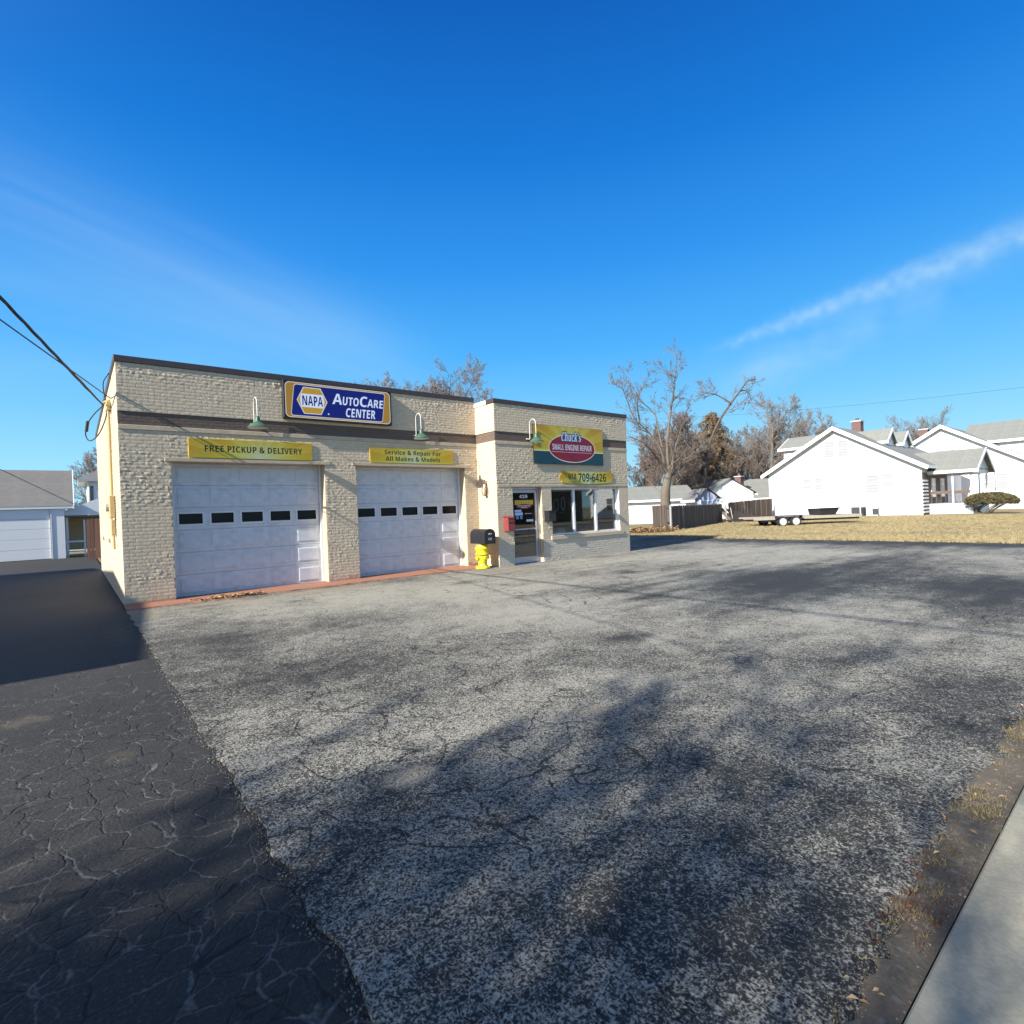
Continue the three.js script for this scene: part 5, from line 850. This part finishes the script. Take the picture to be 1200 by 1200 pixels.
{ // the big pruned bare tree behind the fence, limb by limb
  const D = 36, r = rng(77), b0 = at(782, 612, D), t = thing('bare_tree', 'large bare tree with a pale thick trunk right of the office building', 'tree', b0.x, 0, b0.z), o = { ...TREE, levels: 4, counts: [0, 8, 6, 5], ratio: [0.5, 0.5, 0.5, 0.5], up: [0, 0.1, 0.07, 0.02], tip: 0.0065 };
  const limb = (pts, r0, r1, dz, dense = 1, name = 'limb') => {
    const n = pts.length - 1, P = pts.map(([x, y], i) => at(x, y, D + dz * i / n + (i ? 0.3 * (r() - 0.5) : 0))), c = new THREE.CatmullRomCurve3(P).getPoints(n * 3), R = c.map((_, i) => mix(r0 * (name === 'trunk' ? 1 : 0.68), r1, Math.pow(i / (c.length - 1), 0.7))), m = new MB(); m.tube(c, R, 8, false); m.build(name, M.bark, t);
    const dirs = c.map((p, i) => (i ? p.clone().sub(c[i - 1]).normalize() : c[1].clone().sub(p).normalize())), len = c.reduce((s, p, i) => s + (i ? p.distanceTo(c[i - 1]) : 0), 0);
    if (dense) kids([tw, tw, tw, tw, tw], c, R, dirs, Math.min(len, 3.1), 1, { ...o, counts: [0, Math.round(len * 2.7 * dense), 6, 5] }, r, 0.3);
  };
  const tw = new MB();
  limb([[782, 614], [780, 592], [780, 574], [783, 556], [784, 545]], 0.42, 0.22, 0, 0, 'trunk');
  limb([[783, 550], [782, 519], [784, 496], [787, 475], [789.5, 459], [791, 442], [792.6, 424], [790, 411]], 0.18, 0.018, 0.5);
  limb([[780, 552], [775, 528], [764, 511], [752.5, 499], [744, 491], [736, 473], [730, 457], [723, 448]], 0.13, 0.015, -1.5);
  limb([[776, 524], [770, 497], [767, 485], [749, 467], [739.5, 449], [730, 436]], 0.1, 0.015, 1.2);
  limb([[750, 497], [747, 476], [749, 460], [759, 443]], 0.07, 0.015, -0.5);
  limb([[780, 556], [767, 533], [754, 519], [736, 511]], 0.11, 0.02, -2);
  limb([[784, 552], [790, 534], [793, 519], [799, 501], [806, 486]], 0.09, 0.015, 1);
  limb([[786, 560], [800, 541], [817, 528], [828, 516]], 0.08, 0.012, 1.5);
  limb([[791, 441], [777, 434], [764, 426]], 0.045, 0.012, 0.6); limb([[789.5, 465], [801, 467], [813, 468]], 0.05, 0.012, 0.4);
  limb([[779, 572], [770, 560], [771, 548]], 0.09, 0.03, -0.8, 0.5); limb([[785, 560], [789, 540], [786, 520]], 0.12, 0.03, -0.8, 0.7);
  limb([[779, 580], [766, 570], [754, 558]], 0.05, 0.015, 1.4, 0.6);
  stuff(tw.build('twigs', M.twig, t));
}
{ // the leaning one, half hidden in the conifer
  const D = 50, r = rng(31), b = at(826, 604, D), t = thing('bare_tree', 'leaning bare tree whose top limb reaches over the brownish conifer', 'tree', b.x, 0, b.z), tw = new MB(), o = { ...TREE, tip: 0.012, counts: [0, 10, 6, 4] };
  for (const [pts, r0, r1] of [[[[826, 606], [826, 560], [830, 525], [843, 493], [855, 475], [868, 457], [876, 447], [886, 444]], 0.17, 0.03], [[[856, 472], [840, 463], [826, 459]], 0.08, 0.02], [[[828, 545], [817, 519], [809, 506], [799, 500]], 0.14, 0.03], [[[868, 457], [876, 459], [881, 470]], 0.05, 0.02]]) {
    const c = new THREE.CatmullRomCurve3(pts.map(([x, y]) => at(x, y, D + (r() - 0.5)))).getPoints(pts.length * 3), R = c.map((_, i) => mix(r0, r1, i / (c.length - 1))); new MB().tube(c, R, 7, false).build('limb', M.barkDark, t);
    kids([tw, tw, tw, tw, tw], c, R, c.map((p, i) => (i ? p.clone().sub(c[i - 1]).normalize() : V3(0, 1, 0))), 3.4, 1, o, r, 0.45);
  }
  stuff(tw.build('twigs', M.twig, t));
}
{
  const spread = { first: 0.18, counts: [14, 10, 8, 8], up: [0.02, 0.16, 0.1, 0.04], tip: 0.011 }, tall = { first: 0.25, counts: [13, 10, 8, 7], up: [0.02, 0.22, 0.14, 0.06], angle: [0.55, 0.6, 0.65, 0.7], tip: 0.013 };
  const P = (px, D) => { const p = at(px, 600, D); return [p.x, p.z]; };
  const R = [M.barkDark, M.twigRed], G = [M.bark, M.twigGrey];
  bareTree('bare_tree', 'reddish twiggy tree close behind the large pale-trunked tree', ...P(790, 47), 10.3, spread, R, 101);
  bareTree('bare_tree', 'lower reddish twiggy tree beside the office wall edge', ...P(752, 52), 7.6, spread, R, 102);
  bareTree('bare_tree', 'dense reddish tree between the pale trunk and the conifer', ...P(818, 58), 9.4, spread, R, 103);
  bareTree('bare_tree', 'round-topped grey bare tree just left of the first white house', ...P(904, 66), 14.6, spread, G, 104);
  bareTree('bare_tree', 'grey bare tree between the conifer and the round-topped tree', ...P(876, 74), 12.5, spread, G, 105);
  bareTree('bare_tree', 'slender grey tree rising over the left roof slope of the first white house', ...P(951, 80), 14.8, tall, G, 106);
  bareTree('bare_tree', 'pale slender tree beside the chimney end of the first white house', ...P(972, 92), 15.6, tall, G, 107);
  bareTree('bare_tree', 'distant bare tree seen between the two white houses', ...P(1060, 96), 15.6, spread, G, 108);
  bareTree('bare_tree', 'distant bare treetop over the ridge of the second white house', ...P(1098, 104), 17.2, tall, G, 109);
  bareTree('bare_tree', 'bushy bare crown above the roofline near the middle of the shop', ...P(526, 44), 13.9, { ...spread, counts: [18, 11, 9, 8], ratio: [0.66, 0.55, 0.5, 0.5], up: [0.02, 0.09, 0.07, 0.03], angle: [0.95, 0.8, 0.7, 0.7] }, [M.bark, M.twigGrey], 110);
  bareTree('bare_tree', 'thinner bare crown above the roofline just past the box sign', ...P(482, 46), 14.9, { ...spread, counts: [16, 10, 9, 8], up: [0.02, 0.09, 0.07, 0.03], angle: [0.95, 0.8, 0.7, 0.7] }, [M.barkDark, M.twigGrey], 111);
  const dome = { ...spread, counts: [16, 10, 9, 8], up: [0.02, 0.09, 0.07, 0.03], angle: [0.95, 0.8, 0.7, 0.7], tip: 0.009 };
  bareTree('bare_tree', 'second bare crown in the row above the shop roof', ...P(504, 47), 14.6, dome, [M.bark, M.twigGrey], 125);
  bareTree('bare_tree', 'bare crown ending the row above the shop roof near the office step', ...P(542, 45), 13, dome, [M.bark, M.twigGrey], 126);
  bareTree('bare_tree', 'bare tree behind the sunlit side wall of the shop', ...P(120, 62), 12.2, spread, G, 112);
  bareTree('bare_tree', 'small far bare tree over the lean-to roof', ...P(97, 90), 6.5, spread, G, 113);
  bareTree('bare_tree', 'brown bare thicket tree behind the low hipped house', ...P(858, 62), 6.6, spread, R, 114);
  bareTree('bare_tree', 'reddish tree filling the gap right of the pale trunk', ...P(806, 52), 8.6, spread, R, 116);
  bareTree('bare_tree', 'brown tree whose crown meets the left flank of the conifer', ...P(822, 66), 10.4, spread, R, 117);
  bareTree('bare_tree', 'brown tree filling the gap right of the conifer', ...P(866, 70), 10.6, spread, [M.bark, M.twig], 118);
  bareTree('bare_tree', 'wide grey tree behind the round-topped grey tree', ...P(918, 84), 14.2, spread, G, 119);
  bareTree('bare_tree', 'reddish tree showing between the office corner and the pale trunk', ...P(768, 60), 11, spread, R, 120);
  bareTree('bare_tree', 'brown tree at the foot of the round-topped grey tree', ...P(884, 68), 9.6, spread, [M.bark, M.twig], 121);
  bareTree('bare_tree', 'grey tree filling the skyline behind the brown thicket', ...P(852, 82), 12, spread, G, 122);
  bareTree('bare_tree', 'grey treetop over the rear dormer of the first white house', ...P(934, 88), 13.4, spread, G, 123);
  bareTree('bare_tree', 'low brown tree against the eave of the first white house', ...P(888, 58), 6.4, spread, R, 115);
}
{ // conifer with thin brown foliage
  const b = at(838, 600, 55), t = thing('conifer', 'brownish conifer with drooping sparse boughs behind the small shed', 'tree', b.x, 0, b.z), r = rng(61), H = 10.9, tr = new MB(), lf = new MB();
  tr.tube([V3(b.x, 0, b.z), V3(b.x, H * 0.6, b.z), V3(b.x, H, b.z)], [0.25, 0.14, 0.03], 8, false); tr.build('trunk', M.barkDark, t);
  const bo = new MB();
  for (let i = 0; i < 170; i++) {
    const y = mix(1.6, H - 0.3, Math.pow(i / 170, 0.9)), L = 3.5 * Math.pow(1 - (y - 1.2) / H, 0.75) * (0.6 + 0.6 * r()) + 0.25, a = r() * 6.283, d = V3(Math.cos(a), 0, Math.sin(a)), p0 = V3(b.x, y, b.z), pts = [p0, p0.clone().addScaledVector(d, L * 0.5).add(V3(0, 0.05 * L, 0)), p0.clone().addScaledVector(d, L).add(V3(0, -0.22 * L, 0))];
    bo.tube(pts, [0.045, 0.03, 0.012], 4, false);
    for (let k = 0; k < 110; k++) { const f = 0.15 + 0.85 * r(), q = f < 0.5 ? pts[0].clone().lerp(pts[1], f * 2) : pts[1].clone().lerp(pts[2], f * 2 - 1), s = 0.22 + 0.2 * r(), c = r(), e = jitter(r).multiplyScalar(0.35).add(V3(0, -0.12, 0)); lf.tint = [mix(0.1, 0.26, c), mix(0.08, 0.17, c), mix(0.045, 0.095, c)]; q.add(e); const v = jitter(r).add(V3(0, -0.35, 0)).normalize().multiplyScalar(s), w = jitter(r).normalize().multiplyScalar(0.025 + 0.02 * r()); lf.tri(q.clone().sub(w), q.clone().add(w), q.clone().add(v)); }
  }
  bo.build('boughs', M.barkDark, t).userData.kind = 'stuff'; stuff(lf.build('needles', M.needle, t));
}
{ // trees to the left of the frame whose shadows fall over the foreground
  const o = { first: 0.22, levels: 4, counts: [10, 8, 6, 3], ratio: [0.75, 0.5, 0.5, 0.45], angle: [0.45, 0.6, 0.7, 0.7], up: [0.02, 0.1, 0.08, 0.04], tip: 0.011, thick: 0.032 };
  bareTree('street_tree', 'bare street tree casting the streaky shade over the lot', -11.4, 0.7, 8.8, o, [M.bark, M.twig], 201);
  bareTree('street_tree', 'second bare street tree farther up the sidewalk', -14.2, 1.6, 9.6, o, [M.bark, M.twig], 202);
  bareTree('street_tree', 'third bare street tree closest to the road', -10.6, 2.3, 8.2, o, [M.bark, M.twig], 205);
  bareTree('street_tree', 'fourth bare street tree beside the evergreen', -9.8, 1.0, 7.2, o, [M.bark, M.twig], 206);
  bareTree('street_tree', 'fifth bare street tree on the lot side of the sidewalk', -10.9, -0.2, 8.3, o, [M.bark, M.twig], 211);
  bareTree('street_tree', 'sixth bare street tree between the evergreen and the road trees', -12.6, 0.1, 8.6, o, [M.bark, M.twig], 214);
  const x = -14.9, z = 0.1, t = thing('evergreen', 'rounded evergreen shading the near driveway corner', 'tree', x, 0, z), r = rng(9), lf = new MB(); new MB().tube([V3(x, 0, z), V3(x, 8.3, z)], [0.22, 0.04], 8, false).build('trunk', M.barkDark, t);
  for (let i = 0; i < 16000; i++) { const y = 1 + 7.7 * r(), a = r() * 6.283, R = (2.3 * Math.pow(1 - (y - 1) / 8.4, 0.6) + 0.2) * Math.sqrt(r()) * (0.45 + 1.0 * fbm(a * 2.2, y * 1.3, 2)), p = V3(x + R * Math.cos(a), y, z + R * Math.sin(a)), c = r(); lf.tint = [mix(0.03, 0.07, c), mix(0.05, 0.1, c), 0.03]; const v = jitter(r).normalize().multiplyScalar(0.24), w = jitter(r).normalize().multiplyScalar(0.06); lf.tri(p.clone().sub(w), p.clone().add(w), p.clone().add(v)); }
  stuff(lf.build('foliage', M.needle, t));
}
// ---------------------------------------------------------------- across the road (mirrored in the office glass)
{
  const t = thing('white_house', 'pale house across the road mirrored in the office window', 'house', 60, 0, 28); gableX(t, { x0: 56, x1: 66, zc: 22.5, zl: 17.5, zr: 28, ridge: 7, slope: 0.6 });
  winX(t, 56, 24.5, 1, 2.6, 1, M.winDark); winX(t, 56, 20.5, 1, 2.6, 1, M.winDark);
  const u = thing('added_brown_house', 'added dark brown house across the road darkening the office door reflection', 'house', 40, 0, 26); gableX(u, { x0: 34, x1: 47.5, zc: 26, zl: 21.5, zr: 30.5, ridge: 6.4, slope: 0.55, wall: M.brownFlat, roof: M.roofDark });  // unseen house, added so the door and left pane mirror something dark
  bareTree('street_tree', 'bare tree across the road mirrored beside the pale house', 36, 15, 11, TREE, [M.barkDark, M.twig], 203);
}
// ---------------------------------------------------------------- loose stuff: grass, leaves, grit
function scatter(name, geo, mat, n, place, seed) {
  const m = new THREE.InstancedMesh(geo, mat, n), r = rng(seed), q = new THREE.Matrix4(), e = new THREE.Euler(), c = new THREE.Color(), qq = new THREE.Quaternion();
  for (let i = 0; i < n; i++) { const p = place(r, i); e.set(p.rx || 0, p.ry, p.rz || 0); q.compose(V3(p.x, p.y, p.z), qq.setFromEuler(e), V3(p.s, p.sy || p.s, p.s)); m.setMatrixAt(i, q); m.setColorAt(i, c.setRGB(...p.c)); }
  m.name = numbered(name); m.castShadow = m.receiveShadow = true; stuff(m); scene.add(m); return m;
}
const tuft = (() => { const m = new MB(), r = rng(4); for (let i = 0; i < 7; i++) { const a = r() * 6.283, b = V3(0.03 * (r() - 0.5), 0, 0.03 * (r() - 0.5)), w = V3(Math.cos(a), 0, Math.sin(a)).multiplyScalar(0.004), tip = b.clone().add(V3(0.05 * (r() - 0.5), 0.045 + 0.04 * r(), 0.05 * (r() - 0.5))); m.tri(b.clone().sub(w), b.clone().add(w), tip); } return m.geo(); })();
const leafGeo = (() => { const m = new MB(), P = (x, z, y) => V3(x, y, z); m.tri(P(-0.03, 0, 0.004), P(0, -0.016, 0.012), P(0.035, 0, 0.005)); m.tri(P(-0.03, 0, 0.004), P(0.035, 0, 0.005), P(0, 0.017, 0.014)); return m.geo(); })();
const grit = new THREE.IcosahedronGeometry(1, 0);
const grassMat = std(lin(1, 1, 1), 0.95, { side: THREE.DoubleSide });
const straw = (r) => { const k = r(), t = 0.8 + 0.4 * r(); return k > 0.75 ? [0.13 * t, 0.125 * t, 0.05 * t] : [0.34 * t, 0.265 * t, 0.14 * t]; };
tag(scatter('grass', tuft, grassMat, 60000, (r) => { const u = Math.pow(r(), 1.5), z = mix(-21, 1, r()), x = 21.1 + 1.0 * sst(-12, -17, z) + 25 * u + 0.3 * r(); return { x, z, y: 0.01, ry: r() * 6.28, s: 1 + 0.9 * r() + u, sy: 0.7 + 0.9 * r(), c: straw(r) }; }, 301), 'dry straw-coloured grass over the lawn beyond the lot', 'grass');
const leafC = (r) => { const t = 0.6 + 0.7 * r(); return r() > 0.5 ? [0.3 * t, 0.17 * t, 0.075 * t] : [0.36 * t, 0.25 * t, 0.13 * t]; };
tag(scatter('leaves', leafGeo, grassMat, 260, (r) => ({ x: 2.35 + 0.75 * (r() + r() - 1), z: -12.02 + 0.13 * (r() + r() - 1) - 0.05, y: 0.035 + 0.045 * r() * r(), ry: r() * 6.28, rx: r() - 0.5, rz: r() - 0.5, s: 0.7 + 0.9 * r(), c: leafC(r) }), 302), 'brown leaf litter at the foot of the left roll-up door', 'leaves');
tag(scatter('leaves', leafGeo, grassMat, 4000, (r) => ({ x: 24.6 + 1.9 * (r() + r() - 1), z: -18.6 + 1.5 * (r() + r() - 1), y: 0.03 + 0.3 * r() * r(), ry: r() * 6.28, rx: r() - 0.5, rz: r() - 0.5, s: 1.6 + 1.6 * r(), c: leafC(r) }), 303), 'rusty leaf pile by the fence corner past the office', 'leaves');
tag(scatter('leaves', leafGeo, grassMat, 170, (r) => ({ x: mix(0.8, 16, Math.pow(r(), 1.6)), z: -0.65 + 0.11 * (r() + r() - 1), y: 0.022 + 0.012 * r(), ry: r() * 6.28, rx: 0.8 * (r() - 0.5), rz: 0.8 * (r() - 0.5), s: 0.2 + 0.35 * r(), c: leafC(r) }), 304), 'bits of dead leaf on the soil strip by the sidewalk', 'leaves');
tag(scatter('dry_grass', tuft, grassMat, 1100, (r) => { const x = r() > 0.4 ? mix(0.8, 18, r()) : [2.35, 3.4, 4.6, 2.8][(r() * 4) | 0] + 0.25 * (r() + r() - 1), z = -0.64 + 0.1 * (r() + r() - 1), k = x > 2 && x < 2.7; return { x, z, y: 0.015, ry: r() * 6.28, s: 0.4 + 0.5 * r(), sy: 0.16 + 0.4 * r() * r(), c: k && r() > 0.4 ? [0.1, 0.035, 0.02] : straw(r).map((v) => v * 0.5) }; }, 305), 'dry grass wisps in the soil strip along the sidewalk', 'dry grass');
tag(scatter('gravel', grit, grassMat, 9000, (r) => { const t = 0.5 + 0.9 * r(); return { x: mix(0.7, 9, Math.pow(r(), 1.3)), z: -0.63 + 0.1 * (r() + r() - 1) - (r() > 0.8 ? 0.15 * r() : 0), y: 0.02, ry: r() * 6.28, rx: r() * 6, s: 0.0012 + 0.0055 * r() * r() * r(), c: [0.15 * t, 0.13 * t, 0.1 * t] }; }, 306), 'pale grit along the edge of the sidewalk', 'gravel');
tag(scatter('gravel', grit, grassMat, 1700, (r) => { const z = mix(-11, -1.4, Math.pow(r(), 0.6)), t = 0.4 + 0.9 * r(); return { x: seamX(z) - 0.02 + 0.05 * (r() + r() - 1), z, y: 0.004 + 0.006 * r(), ry: r() * 6.28, rx: r() * 6, s: 0.0015 + 0.0055 * r() * r(), c: [0.16 * t, 0.15 * t, 0.13 * t] }; }, 307), 'crumbled asphalt along the seam between driveway and lot', 'gravel');

// ---------------------------------------------------------------- draw
const renderer = new THREE.WebGLRenderer({ antialias: true });
renderer.setSize(1024, 1024);
renderer.toneMapping = THREE.LinearToneMapping;
renderer.toneMappingExposure = EXPOSURE;
renderer.shadowMap.enabled = true;
renderer.render(scene, camera);
